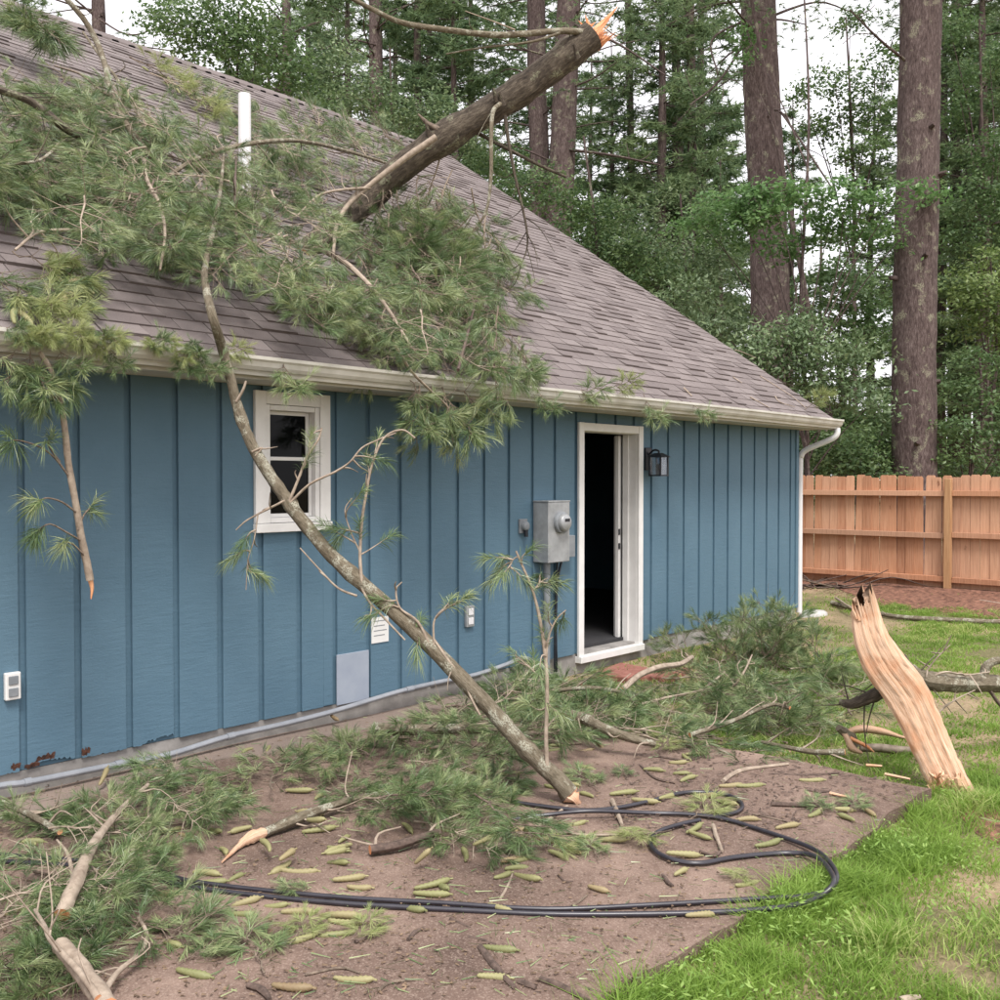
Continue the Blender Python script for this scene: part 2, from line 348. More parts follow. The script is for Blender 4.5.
MAT['litter'] = simple('brown_litter', (0.05, 0.03, 0.02), (0.26, 0.18, 0.115), 30, 0.9)
MAT['stone'] = simple('pale_stone', (0.40, 0.39, 0.37), (0.58, 0.56, 0.54), 15, 0.9, 0.3)

# ================================================================== SETTING
# lawn: one sheet to the horizon, gently uneven, 0.09 m below the slab
def lawn_z(x, y):
    z = -0.065 + 0.015 * np.sin(x * 1.3 + y * 0.7) * np.cos(y * 1.1 - x * .4)
    near = np.clip((np.asarray(x) - 14.6) / 1.2, 0, 1); return z + near * 0.06
gx = np.concatenate([np.linspace(-160, -8, 12), np.linspace(-6, 18, 97), np.linspace(20, 260, 16)])
gy = np.concatenate([np.linspace(-120, -12, 8), np.linspace(-10, 4, 57), np.linspace(6, 260, 18)])
XX, YY = np.meshgrid(gx, gy, indexing='ij'); ZZ = lawn_z(XX, YY)
nx, ny = len(gx), len(gy)
q = [(i * ny + j, (i + 1) * ny + j, (i + 1) * ny + j + 1, i * ny + j + 1) for i in range(nx - 1) for j in range(ny - 1)]
g = Geo().add(np.stack([XX.ravel(), YY.ravel(), ZZ.ravel()], 1), q=q)
o = g.obj('ground', MAT['soil']); tag(o, kind='structure')

# patio slab: worn edges
SX1, SY0 = 5.65, -3.62
def slab():
    xs = np.linspace(-6, SX1, 90); g = Geo()
    ed = SY0 + 0.02 * np.sin(xs * 5.1) + 0.012 * np.sin(xs * 13.7 + 1); ys = np.linspace(0, 1, 30); V = []
    for i, x in enumerate(xs):
        for k in ys:
            y = ed[i] + (0.03 - ed[i]) * k; ex = x + (0.02 * math.sin(y * 6) if i == len(xs) - 1 else 0)
            V.append((ex, y, 0.004 * math.sin(x * 2.1 + y * 1.3) + 0.003 * math.sin(y * 5 - x * 3)))
    m_ = len(ys); q = [(i * m_ + j, (i + 1) * m_ + j, (i + 1) * m_ + j + 1, i * m_ + j + 1) for i in range(len(xs) - 1) for j in range(m_ - 1)]
    g.add(V, q=q); V = np.array(V).reshape(len(xs), m_, 3)
    for edge in (V[:, 0], V[-1, :]):
        lo = edge.copy(); lo[:, 2] = -0.25; k = len(edge); lo[:, :2] += 0.0
        a = np.vstack([edge, lo])
        fl = edge is not V[:, 0]
        g.add(a, q=[(j, j + k, j + k + 1, j + 1) for j in range(k - 1)])
    return g
o = slab().obj('patio', MAT['patio']); tag(o, kind='structure')
# bed of red mulch under the fence
def patch_sheet(name, mat, outline_px, z, dz=0.02):
    P = smooth([G(x, y, z) for x, y in outline_px] + [G(*outline_px[0], z)], 6)[:-1]
    c = P.mean(0); n = len(P); g = Geo()
    rings = []
    for k, s in enumerate((1.0, 0.8, 0.55, 0.25)):
        R = c + (P - c) * s; 
        R[:, 2] = lawn_z(R[:, 0], R[:, 1]) + (0.004 if k == 0 else dz * (1 + .6 * np.sin(R[:, 0] * 7 + R[:, 1] * 5)))
        rings.append(R)
    V = np.vstack(rings + [c[None] + [0, 0, lawn_z(c[0], c[1]) + dz - c[2]]])
    q = [(k * n + j, k * n + (j + 1) % n, (k + 1) * n + (j + 1) % n, (k + 1) * n + j) for k in range(3) for j in range(n)]
    t = [(3 * n + j, 3 * n + (j + 1) % n, 4 * n) for j in range(n)]
    o = g.add(V, q=q, t=t).obj(name, mat); tag(o, kind='structure'); return o
patch_sheet('mulch_bed', MAT['mulch'], [(796, 587), (830, 588), (880, 603), (940, 609), (1000, 618), (1080, 628), (1120, 590), (1000, 583), (900, 576), (796, 570)], -0.04, 0.03)
patch_sheet('bare_soil', MAT['mulch'], [(955, 812), (1000, 800), (1060, 812), (1050, 850), (985, 842)], -0.09, 0.012)

# ================================================================== HOUSE
XL, XR, YB = -3.0, 11.60, 13.0
SB, SOF = 0.125, 2.315                    # siding bottom, soffit height
house = thing('house', 'single storey blue house with channel board siding and brown shingle roof', 'house')
# openings from the photo
wx0, wx1 = W(253, 450)[0], W(328, 450)[0]; wz1, wz0 = W(253, 390)[2], W(253, 533)[2]
dx0, dx1 = W(577, 540)[0], W(641, 540)[0]; dz1, dz0 = W(577, 422)[2], W(577, 660)[2]
TW = 0.075
OPEN = [(wx0 + TW * .6, wx1 - TW * .6, wz0 + .05, wz1 - .05), (dx0 + TW * .6, dx1 - TW * .6, dz0 - .02, dz1 - .05)]
def minus(rects, h):
    out = []
    for (a, b, c, d) in rects:
        x0, x1, z0, z1 = max(a, h[0]), min(b, h[1]), max(c, h[2]), min(d, h[3])
        if x0 >= x1 or z0 >= z1: out.append((a, b, c, d)); continue
        if a < x0: out.append((a, x0, c, d))
        if x1 < b: out.append((x1, b, c, d))
        if c < z0: out.append((x0, x1, c, z0))
        if z1 < d: out.append((x0, x1, z1, d))
    return [r for r in out if r[1] - r[0] > .01 and r[3] - r[2] > .01]
# wall core with real openings
core = [(XL, XR, SB, SOF + 0.02)]
for h in OPEN: core = minus(core, h)
g = Geo()
for (a, b, c, d) in core: g.box(a, b, 0.021, 0.13, c, d)
g.box(XL + .02, XR - .004, 12.9, YB, SB, SOF + .02); g.box(XL, XL + .1, .135, 12.895, SB, SOF + .02)
g.box(XR - .12, XR - .004, .135, 12.895, SB, SOF + .02)
ym = (EAVE_Y * 0 + RIDGE_Y)
gz = lambda y: EAVE_Z + SLOPE * (min(y, 2 * RIDGE_Y - y) - EAVE_Y) - .16
v = []
for x in (XR - .12, XR - .004): v += [(x, .02, SOF + .021), (x, YB, SOF + .021), (x, YB, gz(YB)), (x, RIDGE_Y, gz(RIDGE_Y)), (x, .02, gz(.02))]
g.add(v, q=[(0, 1, 2, 4), (5, 9, 7, 6), (0, 5, 6, 1), (1, 6, 7, 2), (4, 9, 5, 0), (2, 7, 8, 3), (3, 8, 9, 4)], t=[(2, 3, 4), (9, 8, 7)])
g.obj('wall', MAT['siding'], house, False)
g = Geo().box(XL, XR, .02, YB - .02, -.2, SB - .003); g.obj('foundation', MAT['concrete'], house, False)
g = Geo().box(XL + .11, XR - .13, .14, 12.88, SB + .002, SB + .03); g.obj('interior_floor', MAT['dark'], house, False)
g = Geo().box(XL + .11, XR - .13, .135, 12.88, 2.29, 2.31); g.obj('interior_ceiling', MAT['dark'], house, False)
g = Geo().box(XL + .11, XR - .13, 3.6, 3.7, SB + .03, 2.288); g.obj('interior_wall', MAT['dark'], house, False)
# channel siding boards
SP = 0.3048; G0 = 2.277; GW = 0.042
ks = range(int((XL - G0) / SP) - 1, int((XR - G0) / SP) + 2)
for k in ks:
    a, b = G0 + k * SP + GW / 2, G0 + (k + 1) * SP - GW / 2
    a, b = max(a, XL), min(b, XR - .05)
    if b - a < 0.03: continue
    rs = [(a, b, SB, SOF)]
    for h in OPEN: rs = minus(rs, h)
    for (p, q_, c, d) in rs:
        cx = (p + q_) / 2; g = Geo(); rot = (c == SB and 1.9 < cx < 3.1); n = 26 if rot else 1
        xs = np.linspace(p, q_, n + 1); zb = np.full(n + 1, c)
        if rot: zb = c + np.maximum(0, 0.004 * RS.randn(n + 1) + 0.03 * np.maximum(0, np.sin((xs - 2.25) * 9)) * (xs > 2.2))
        elif c == SB: zb = zb + .004 * RS.randn()
        for i in range(n):
            x0, x1 = xs[i], xs[i + 1]; zA, zB = zb[i], zb[i + 1]
            g.add([(x0, 0, zA), (x1, 0, zB), (x1, .022, zB), (x0, .022, zA), (x0, 0, d), (x1, 0, d), (x1, .022, d), (x0, .022, d)],
                  q=[(0, 3, 2, 1), (4, 5, 6, 7), (0, 1, 5, 4)] + ([(3, 0, 4, 7)] if i == 0 else []) + ([(1, 2, 6, 5)] if i == n - 1 else []))
        loc = np.array([cx, 0, c]); o = rel(g, loc).obj('siding_board', MAT['siding'], house, False, 0.003 if not rot else 0); o.location = loc
# rotten edge pieces
for (px, py, w_, h_) in [(16, 766, .05, .045), (32, 765, .08, .03), (46, 757, .10, .05), (86, 751, .05, .05)]:
    c = W(px, py, -.004); g = Geo(); n = 8
    P = [(c[0] - w_ / 2 + w_ * i / n, c[1] - .006 * RS.rand(), c[2] + h_ * .5 * RS.rand()) for i in range(n + 1)]
    B_ = [(p[0] + .006 * RS.randn(), c[1] + .005, c[2] - h_ * (.3 + .4 * RS.rand())) for p in P]
    g.add(P + B_, q=[(i, i + n + 1, i + n + 2, i + 1) for i in range(n)])
    g.add([(p[0], p[1] + .008, p[2]) for p in P] + P, q=[(i, i + n + 1, i + n + 2, i + 1) for i in range(n)])
    g.obj('rotten_edge', MAT['rot'], house, False)
# corner trim
Geo().box(XR - .049, XR + .02, -.016, .02, SB, SOF).obj('corner_trim', MAT['siding'], house, False, .003)
# soffit, fascia
g = Geo().box(XL - .2, XR + .15, -.385, .011, SOF, SOF + .012); g.obj('soffit', MAT['soffit'], house, False)
g = Geo().box(XL - .2, XR + .15, -.40, -.387, SOF - .01, EAVE_Z - .02); g.obj('fascia', MAT['soffit'], house, False)
# K-style gutter, open on top
prof = [(-.402, 2.425), (-.402, 2.325), (-.452, 2.322), (-.458, 2.345), (-.478, 2.352), (-.492, 2.372), (-.500, 2.40), (-.512, 2.412), (-.512, 2.432), (-.498, 2.432), (-.498, 2.422), (-.488, 2.39), (-.474, 2.362), (-.45, 2.33), (-.41, 2.332), (-.408, 2.425)]
xs = np.linspace(XL - .2, XR + .19, 40); g = Geo(); V = []
for x in xs: V += [(x, y, z + .004 * math.sin(x * .9)) for (y, z) in prof]
k = len(prof); g.add(V, q=[(i * k + j, i * k + (j + 1) % k, (i + 1) * k + (j + 1) % k, (i + 1) * k + j) for i in range(len(xs) - 1) for j in range(k)])
gut = g.obj('gutter', MAT['gutter'], house, False)
for x in (XL - .2, XR + .19):
    g = Geo(); pr = prof[:9]; g.add([(x, y, z) for y, z in pr], t=[(0, i, i + 1) for i in range(1, 8)]); g.obj('end_cap', MAT['gutter'], gut, False)
# debris sludge in the gutter is modelled by the clumps below; downspout
P = smooth(PL((836, 421, 'w', -.45), (836, 428, 'w', -.45), (825, 438, 'w', -.36)) , 3)
A = np.array([XR + .13, -.45, 2.325])
dsp = smooth(np.array([A, A + [0, 0, -.06], A + [-.01, .05, -.12], [XR + .10, -.22, 2.13], [XR + .085, -.06, 2.06], [XR + .08, -.01, 1.98], [XR + .08, .0, 1.8], [XR + .08, .0, .06]]), 4)
Geo().tube(dsp, .036, 10).obj('downspout', MAT['pvc'], house)
# door: casing, jambs, sill, strike strip
dr = bpy.data.objects.new('door_frame', None); COL.objects.link(dr); attach(dr, house)
def dbox(name, *a, mat='white', par=None, bev=.004): return Geo().box(*a).obj(name, MAT[mat], par if par is not None else dr, False, bev)
ox0, ox1, oz0, oz1 = OPEN[1]
dbox('casing', dx0, dx0 + TW, -.028, -.001, dz0, dz1); dbox('casing', dx1 - TW, dx1, -.028, -.001, dz0, dz1)
dbox('casing', dx0 + TW + .001, dx1 - TW - .001, -.026, -.001, dz1 - TW, dz1 - .002)
dbox('jamb', ox0 + .0015, ox0 + .03, -.0005, .16, dz0 + .03, oz1 - .002); dbox('jamb', ox1 - .03, ox1 - .0015, -.0005, .16, dz0 + .03, oz1 - .002)
dbox('head_jamb', ox0 + .031, ox1 - .031, -.0005, .16, oz1 - .03, oz1 - .002)
dbox('sill', dx0 + .002, dx1 - .002, -.05, .15, dz0 - .03, dz0 + .03)
dbox('door_stop', ox1 - .05, ox1 - .0305, .09, .155, dz0 + .031, oz1 - .031)
dbox('door_edge', ox1 - .095, ox1 - .056, .17, .21, dz0 + .04, oz1 - .04)
for z in (1.02, 1.16): dbox('strike_plate', ox1 - .096, ox1 - .072, .164, .1695, z, z + .06, mat='black', bev=0)
# open door leaf folded back against the inside wall
dbox('door_leaf', ox1 - .055, ox1 + .75, .215, .255, dz0 + .04, oz1 - .04)
# window
wn = bpy.data.objects.new('window', None); COL.objects.link(wn); attach(wn, house)
wbox = lambda n, *a, mat='white', bev=.004: dbox(n, *a, mat=mat, par=wn, bev=bev)
wbox('casing', wx0, wx0 + .085, -.03, -.001, wz0 + .06, wz1); wbox('casing', wx1 - .085, wx1, -.03, -.001, wz0 + .06, wz1)
wbox('casing', wx0 + .086, wx1 - .086, -.028, -.001, wz1 - .085, wz1 - .002); wbox('sill', wx0 - .004, wx1 + .004, -.045, -.001, wz0, wz0 + .058)
ix0, ix1, iz0, iz1 = wx0 + .087, wx1 - .087, wz0 + .06, wz1 - .087
for a in ((ix0, ix0 + .035), (ix1 - .035, ix1)): wbox('frame', a[0], a[1], -.018, .10, iz0, iz1)
wbox('frame', ix0 + .036, ix1 - .036, -.016, .10, iz1 - .035, iz1 - .001); wbox('frame', ix0 + .036, ix1 - .036, -.016, .10, iz0 + .001, iz0 + .035)
sx0, sx1, sz0, sz1 = ix0 + .037, ix1 - .037, iz0 + .036, iz1 - .036; mz = sz0 + (sz1 - sz0) * .54
for (nm, z0, z1, y) in (('upper_sash', mz - .02, sz1, .052), ('lower_sash', sz0, mz + .02, .02)):
    g = Geo(); f = .024
    g.box(sx0, sx0 + f, y, y + .026, z0, z1).box(sx1 - f, sx1, y, y + .026, z0, z1).box(sx0 + f, sx1 - f, y + .001, y + .025, z0, z0 + f).box(sx0 + f, sx1 - f, y + .001, y + .025, z1 - f, z1)
    g.obj(nm, MAT['white'], wn, False, .002)
    wbox('pane', sx0 + f - .004, sx1 - f + .004, y + .010, y + .015, z0 + f - .004, z1 - f + .004, mat='glass', bev=0)
# roof: deck, shingles, ridge cap, rake boards
roof = bpy.data.objects.new('roof', None); COL.objects.link(roof); attach(roof, house)
RX0, RX1 = XL - .2, XR + .17; LEN = math.hypot(RIDGE_Y - EAVE_Y, RIDGE_Z - EAVE_Z)
def rp(x, s, h): return np.array([x, EAVE_Y, EAVE_Z]) + RT * s + RN * h + np.array([0, 0, 0])
g = Geo()
for sgn in (0, 1):
    def q3(x, s, h):
        p = rp(x, s, h); return np.array([p[0], 2 * RIDGE_Y - p[1], p[2]]) if sgn else p
    V = [q3(RX0, -.02, -.005), q3(RX1, -.02, -.005), q3(RX1, LEN, -.005), q3(RX0, LEN, -.005), q3(RX0, -.02, -.03), q3(RX1, -.02, -.03), q3(RX1, LEN, -.03), q3(RX0, LEN, -.03)]
    g.add(V, q=[(0, 1, 2, 3), (7, 6, 5, 4), (0, 4, 5, 1), (1, 5, 6, 2), (3, 7, 4, 0)])
g.obj('deck', MAT['shingle'], roof, False)
EXPO = 0.142; TABW = 0.27
ncrs = int(LEN / EXPO); tabs = []
for c in range(ncrs):
    x = RX0 - RS.rand() * TABW + (c % 2) * TABW / 2
    while x < RX1:
        wd = TABW * (0.45 + .75 * RS.rand()); a, b = max(x, RX0), min(x + wd, RX1)
        if b - a > .03: tabs.append((a + .003, b - .003, -.03 + c * EXPO + .004 * RS.randn() * .5, RS.rand()))
        x += wd
def tab_geo(g, a, b, s, r, org=None):
    T_ = .007 + .015 * r * r; s1 = min(s + EXPO + .02, LEN)
    V = np.array([rp(a, s, T_), rp(b, s, T_), rp(b, s1, .002), rp(a, s1, .002), rp(a, s, -.002), rp(b, s, -.002)])
    if org is not None: V = V - org
    g.add(V, q=[(0, 1, 2, 3), (4, 5, 1, 0)], t=[(0, 3, 4), (1, 5, 2)], a=r)
def inview(p):
    d = np.asarray(p) - CAM; z = d @ FWD; u = 500 + 1000 * (d @ RIGHT) / z; v_ = 500 - 1000 * (d @ UP) / z
    return z > 0 and -10 < u < 1010 and -10 < v_ < 1010
keyed = sorted(range(len(tabs)), key=lambda i: (0 if inview(rp((tabs[i][0] + tabs[i][1]) / 2, tabs[i][2], 0)) else 1, depth(rp((tabs[i][0] + tabs[i][1]) / 2, tabs[i][2], 0))))
single = set(keyed[:300]); g = Geo()
for i, (a, b, s, r) in enumerate(tabs):
    if i in single:
        org = rp((a + b) / 2, s, 0); h = Geo(); tab_geo(h, a, b, s, r, org); o = h.obj('shingle', MAT['shingle'], roof, False); o.location = org
    else: tab_geo(g, a, b, s, r)
o = g.obj('shingle_field', MAT['shingle'], roof, False); o['kind'] = 'stuff'
g = Geo(); x = RX0
while x < RX1:
    b = min(x + .30, RX1); p, q_ = rp(x, LEN - .14, .022), rp(x, LEN, .03)
    V = [(x, p[1], p[2]), (b, p[1], p[2] + .0), (b, q_[1], q_[2] + .012), (x, q_[1], q_[2]), (b, 2 * RIDGE_Y - p[1], p[2]), (x, 2 * RIDGE_Y - p[1], p[2])]
    g.add(V, q=[(0, 1, 2, 3), (3, 2, 4, 5)], a=RS.rand()); g.add([V[0], V[1], np.array(V[1]) - [0, 0, .02], np.array(V[0]) - [0, 0, .02]], q=[(3, 2, 1, 0)]); x += .142 * 1.5
g.obj('ridge_cap', MAT['shingle'], roof, False)
g = Geo()
for sgn in (0, 1):
    V = []
    for x in (RX1 - .022, RX1 - .002):
        for (s, h) in ((0, -.031), (LEN, -.031), (LEN, -.17), (0, -.17)):
            p = rp(x, s, h); V.append((p[0], 2 * RIDGE_Y - p[1] if sgn else p[1], p[2]))
    g.add(V, q=[(0, 1, 2, 3), (4, 7, 6, 5), (0, 4, 5, 1), (3, 2, 6, 7), (0, 3, 7, 4), (1, 5, 6, 2)])
g.obj('rake_board', MAT['white'], roof, False)
# plumbing vent
vb = RF(245, 190); vt = AT(245, 95, depth(vb)); Geo().tube(np.array([vb - [0, 0, .15], [vb[0], vb[1], vt[2]]]), .057, 16).obj('vent_pipe', MAT['pvc'], roof)

# wall fixtures -----------------------------------------------------
def at_wall(px, py): p = W(px, py); return np.array([p[0], 0, p[2]])
# access patch low on the wall
a, c = W(336, 655), W(368, 700); L = np.array([a[0], 0, SB + .02])
g = Geo().box(a[0], c[0], -.012, -.001, SB - .005, a[2]); p_ = g.obj('wall_patch', MAT['patch'], house, False, .002)
# white notice plate
a, c = W(371, 618), W(388, 641); g = Geo().box(a[0], c[0], -.008, -.001, c[2], a[2])
o = g.obj('notice_plate', MAT['white'], None, False, .001)
for i in range(4):
    z = a[2] - .03 - i * .035; h = Geo().box(a[0] + .02, c[0] - .02 - .02 * (i % 2), -.0095, -.0085, z, z + .006); h.obj('printed_line', MAT['greymetal'], o, False)
tag(o, 'small white notice plate on blue siding behind the leaning limb', 'plate')
# outlets
def outlet(px0, py0, px1, py1, label, weather):
    a, c = W(px0, py0), W(px1, py1); loc = np.array([(a[0] + c[0]) / 2, 0, c[2]]); w_, h_ = (c[0] - a[0]) / 2, a[2] - c[2]
    t_ = thing('wall_outlet', label, 'outlet', loc)
    Geo().box(-w_, w_, -.03, -.001, 0, h_).obj('box', MAT['white' if weather else 'metal'], t_, False, .006)
    for z in (.12, .56): Geo().box(-w_ * .62, w_ * .62, -.037, -.0301, h_ * z, h_ * (z + .32)).obj('cover', MAT['greymetal'] if weather else MAT['pvc'], t_, False, .004)
outlet(3, 673, 19, 698, 'white outdoor outlet low on siding near the rotten edge', True)
outlet(464, 606, 472, 626, 'small metal outlet beside leaning limb on blue siding', False)
# electric meter
a, c = W(533, 502), W(556, 560); loc = np.array([a[0], 0, c[2]]); bw, bh, bd = W(554.5, 530)[0] - a[0], a[2] - c[2], .17
mt = thing('electric_meter', 'grey electric meter box with round glass dial on blue wall', 'meter', loc)
Geo().box(0, bw, -bd, -.001, 0, bh).obj('enclosure', MAT['metal'], mt, False, .006)
Geo().box(-.004, bw + .004, -bd - .004, -.001, bh, bh + .012).obj('lid', MAT['metal'], mt, False, .003)
mc = (bw * .56, -bd, bh * .66)
hb = Geo().lathe([(.094, 0), (.094, .028), (.086, .034), (.001, .034)], mc, 24, axis='y').obj('socket_ring', MAT['greymetal'], mt)
Geo().lathe([(.074, .034), (.074, .060), (.060, .074), (.001, .078)], mc, 24, axis='y').obj('dial_dome', MAT['metal'], mt)
Geo().box(mc[0] - .035, mc[0] + .03, -bd - .0805, -bd - .0785, mc[2] + .01, mc[2] + .035).obj('display', MAT['black'], mt, False)
Geo().box(bw + .012, bw + .17, -.10, -.001, bh * .05, bh * .42).obj('side_box', MAT['greymetal'], mt, False, .005)
Geo().tube(np.array([(bw * .35, -.07, 0), (bw * .35, -.07, -loc[2] + .02)]), .03, 12).obj('riser_conduit', MAT['greymetal'], mt)
Geo().tube(smooth(np.array([(bw + .05, -.05, bh * .05), (bw * .92, -.05, -.2), (bw * .86, -.05, -.6), (bw * .9, -.05, -loc[2] + .02)]), 5), .011, 8).obj('cable', MAT['black'], mt)
Geo().tube(smooth(np.array([(bw * .8, -.08, 0), (bw * .78, -.07, -.25), (bw * .82, -.05, -.5), (bw * .80, -.05, -loc[2] + .02)]), 5), .009, 8).obj('cable', MAT['black'], mt)
# small round connector left of it
c = W(522, 526); cn = thing('cable_entry', 'small grey round cable entry left of the electric meter', 'wall box', (c[0], 0, c[2] - .06))
Geo().box(-.05, .05, -.02, -.001, 0, .12).obj('plate', MAT['greymetal'], cn, False, .004)
Geo().lathe([(.038, .02), (.038, .055), (.028, .062), (.001, .062)], (0, 0, .06), 16, axis='y').obj('cap', MAT['greymetal'], cn)
Geo().tube(np.array([(.0, -.045, .03), (0, -.045, -.03)]), .018, 10).obj('gland', MAT['black'], cn)
# wall lantern
c = W(647, 462); lt = thing('wall_lantern', 'black wall lantern with glass sides right of the door', 'lantern', (c[0], 0, c[2] - .12))
Geo().box(-.055, .055, -.022, -.001, .04, .26).obj('back_plate', MAT['black'], lt, False, .006)
Geo().tube(smooth(np.array([(0, -.02, .19), (0, -.08, .235), (0, -.135, .225), (0, -.135, .20)]), 4), .010, 8).obj('arm', MAT['black'], lt)
ly = -.135
Geo().add([(-.09, ly - .09, .165), (.09, ly - .09, .165), (.09, ly + .09, .165), (-.09, ly + .09, .165), (-.03, ly - .03, .205), (.03, ly - .03, .205), (.03, ly + .03, .205), (-.03, ly + .03, .205)], q=[(0, 3, 2, 1), (4, 5, 6, 7), (0, 1, 5, 4), (1, 2, 6, 5), (2, 3, 7, 6), (3, 0, 4, 7)]).obj('roof', MAT['black'], lt, False)
Geo().box(-.07, .07, ly - .07, ly + .07, -.02, -.006).obj('base', MAT['black'], lt, False)
for sx in (-1, 1):
    for sy in (-1, 1): Geo().box(sx * .064 - .006, sx * .064 + .006, ly + sy * .064 - .006, ly + sy * .064 + .006, -.006, .165).obj('bar', MAT['black'], lt, False)
for sx in (-1, 1): Geo().box(sx * .06 - .001, sx * .06 + .001, ly - .056, ly + .056, -.005, .164).obj('pane', MAT['clear'], lt, False)
Geo().box(-.056, .056, ly - .061, ly - .059, -.005, .164).obj('pane', MAT['clear'], lt, False)
Geo().lathe([(.001, -.005), (.014, -.004), (.014, .04), (.022, .06), (.02, .085), (.001, .1)], (0, ly, 0), 12).obj('bulb', MAT['pvc'], lt)
# grey conduit along the foot of the wall
cp = PL(*[(x, y, 'w', -.055) for x, y in ((-70, 800), (0, 786), (24, 783), (70, 774), (115, 765), (168, 755), (227, 737), (280, 725), (335, 711), (398, 692), (440, 682), (475, 675), (505, 665), (520, 659))])
cp = np.vstack([cp, [cp[-1] + [.12, 0, -.02], cp[-1] + [.3, 0, -.12]]])
cpt = thing('conduit_pipe', 'grey plastic conduit running along the foot of the blue wall', 'pipe', cp[1])
rel(Geo().tube(smooth(cp, 5), .019, 12), cp[1]).obj('pipe', MAT['greypvc'], cpt)
for (px, py) in ((24, 783), (115, 765), (227, 737), (406, 690)):
    p = W(px, py, -.055); p2 = W(px + 7, py - 1.6, -.055); rel(Geo().tube(np.array([p, p2]), .0235, 12), cp[1]).obj('coupling', MAT['greypvc'], cpt)

# red pavers in front of the door
def paver(pxs, h, label):
    P = np.array([G(x, y, 0.02) for x, y in pxs]); c = P.mean(0); g = Geo(); lo = P.copy(); hi = P.copy(); lo[:, 2] = -.1; hi[:, 2] = h
    g.add(np.vstack([lo, hi]) - [c[0], c[1], 0], q=[(4, 5, 6, 7)] + [(i, (i + 1) % 4, 4 + (i + 1) % 4, 4 + i) for i in range(4)])
    o = g.obj('paver', MAT['brick'], None, False, .01); o.location = (c[0], c[1], 0); tag(o, label, 'paver')
paver([(594, 668), (628, 673), (648, 663), (620, 658)], -.02, 'square red paver set below the open doorway')
paver([(640, 671), (676, 672), (690, 663), (655, 661)], -.025, 'red paver right of the doorway, partly under pine boughs')
paver([(582, 683), (596, 683), (592, 678), (580, 679)], -.02, 'broken red paver corner left of the doorway')
# splash stone under the downspout
c = G(812, 616, -.07); g = Geo(); n = 14; a_ = np.linspace(0, 2 * math.pi, n, endpoint=False)
ring = np.stack([.26 * np.cos(a_) * (1 + .15 * RS.randn(n)), .15 * np.sin(a_) * (1 + .15 * RS.randn(n)), np.zeros(n)], 1)
g.add(np.vstack([ring + [0, 0, -.04], ring * .96 + [0, 0, .04], ring * .8 + [0, 0, .06], [[0, 0, .062]]]), q=[(k * n + j, k * n + (j + 1) % n, (k + 1) * n + (j + 1) % n, (k + 1) * n + j) for k in range(2) for j in range(n)], t=[(2 * n + j, 2 * n + (j + 1) % n, 3 * n) for j in range(n)])
o = g.obj('flat_stone', MAT['stone'], None, True); o.location = c; tag(o, 'flat pale stone on the ground at the house corner', 'stone')

# ================================================================== FENCE
FX = 15.98; FY0, FY1 = -5.2, 9.3; FZ = -0.07
fence = thing('wooden_fence', 'six foot cedar picket fence with three rails and posts', 'fence', (FX, 0, FZ))
pk = []
for vtx in range(3):
    g = Geo(); w_ = .068; h = 1.83 + (vtx - 1) * .008; t_ = .017
    out = [(-w_, .03), (w_, .03), (w_, h - .026), (w_ - .02, h), (-w_ + .02, h), (-w_, h - .026)]
    V = [(x_, y, z) for x_ in (0, t_) for y, z in out]; n = 6
    g.add(V, q=[(i, n + i, n + (i + 1) % n, (i + 1) % n) for i in range(n)] + [(0, 1, 2, 5), (n + 5, n + 2, n + 1, n), (2, 3, 4, 5), (n + 5, n + 4, n + 3, n + 2)])
    pk.append(g.mesh('picket', [MAT['cedar']], False))
y = FY0; i = 0
while y < FY1:
    o = bpy.data.objects.new('picket', pk[RS.randint(3)]); COL.objects.link(o); attach(o, fence)
    o.location = (.058 + .005 * RS.randn(), y, .012 * RS.randn()); o.rotation_euler = (.006 * RS.randn(), 0, .03 * RS.randn()); y += .1365 + .005 * RS.rand(); i += 1
POSTY = [W(0, 0)[1]] ; py0 = hit(949, 530, (FX, 0, 0), np.array([1.0, 0, 0]))[1]
posts = [py0 + 2.42 * k for k in range(-2, 4)]
for yy in posts:
    Geo().box(-.045 - .045, -.0, -.05, .05, -.3, 1.79).obj('post', MAT['post'], fence, False, .008).location = (0, yy, 0)
for a, b in zip(posts[:-1], posts[1:]):
    for z in (.22, .88, 1.55):
        g = Geo().box(-.038, .050, -(b - a) / 2 + .052, (b - a) / 2 - .052, -.022, .06); o = g.obj('rail', MAT['cedar'], fence, False, .004); o.location = (.0, (a + b) / 2, z + .008 * RS.randn())

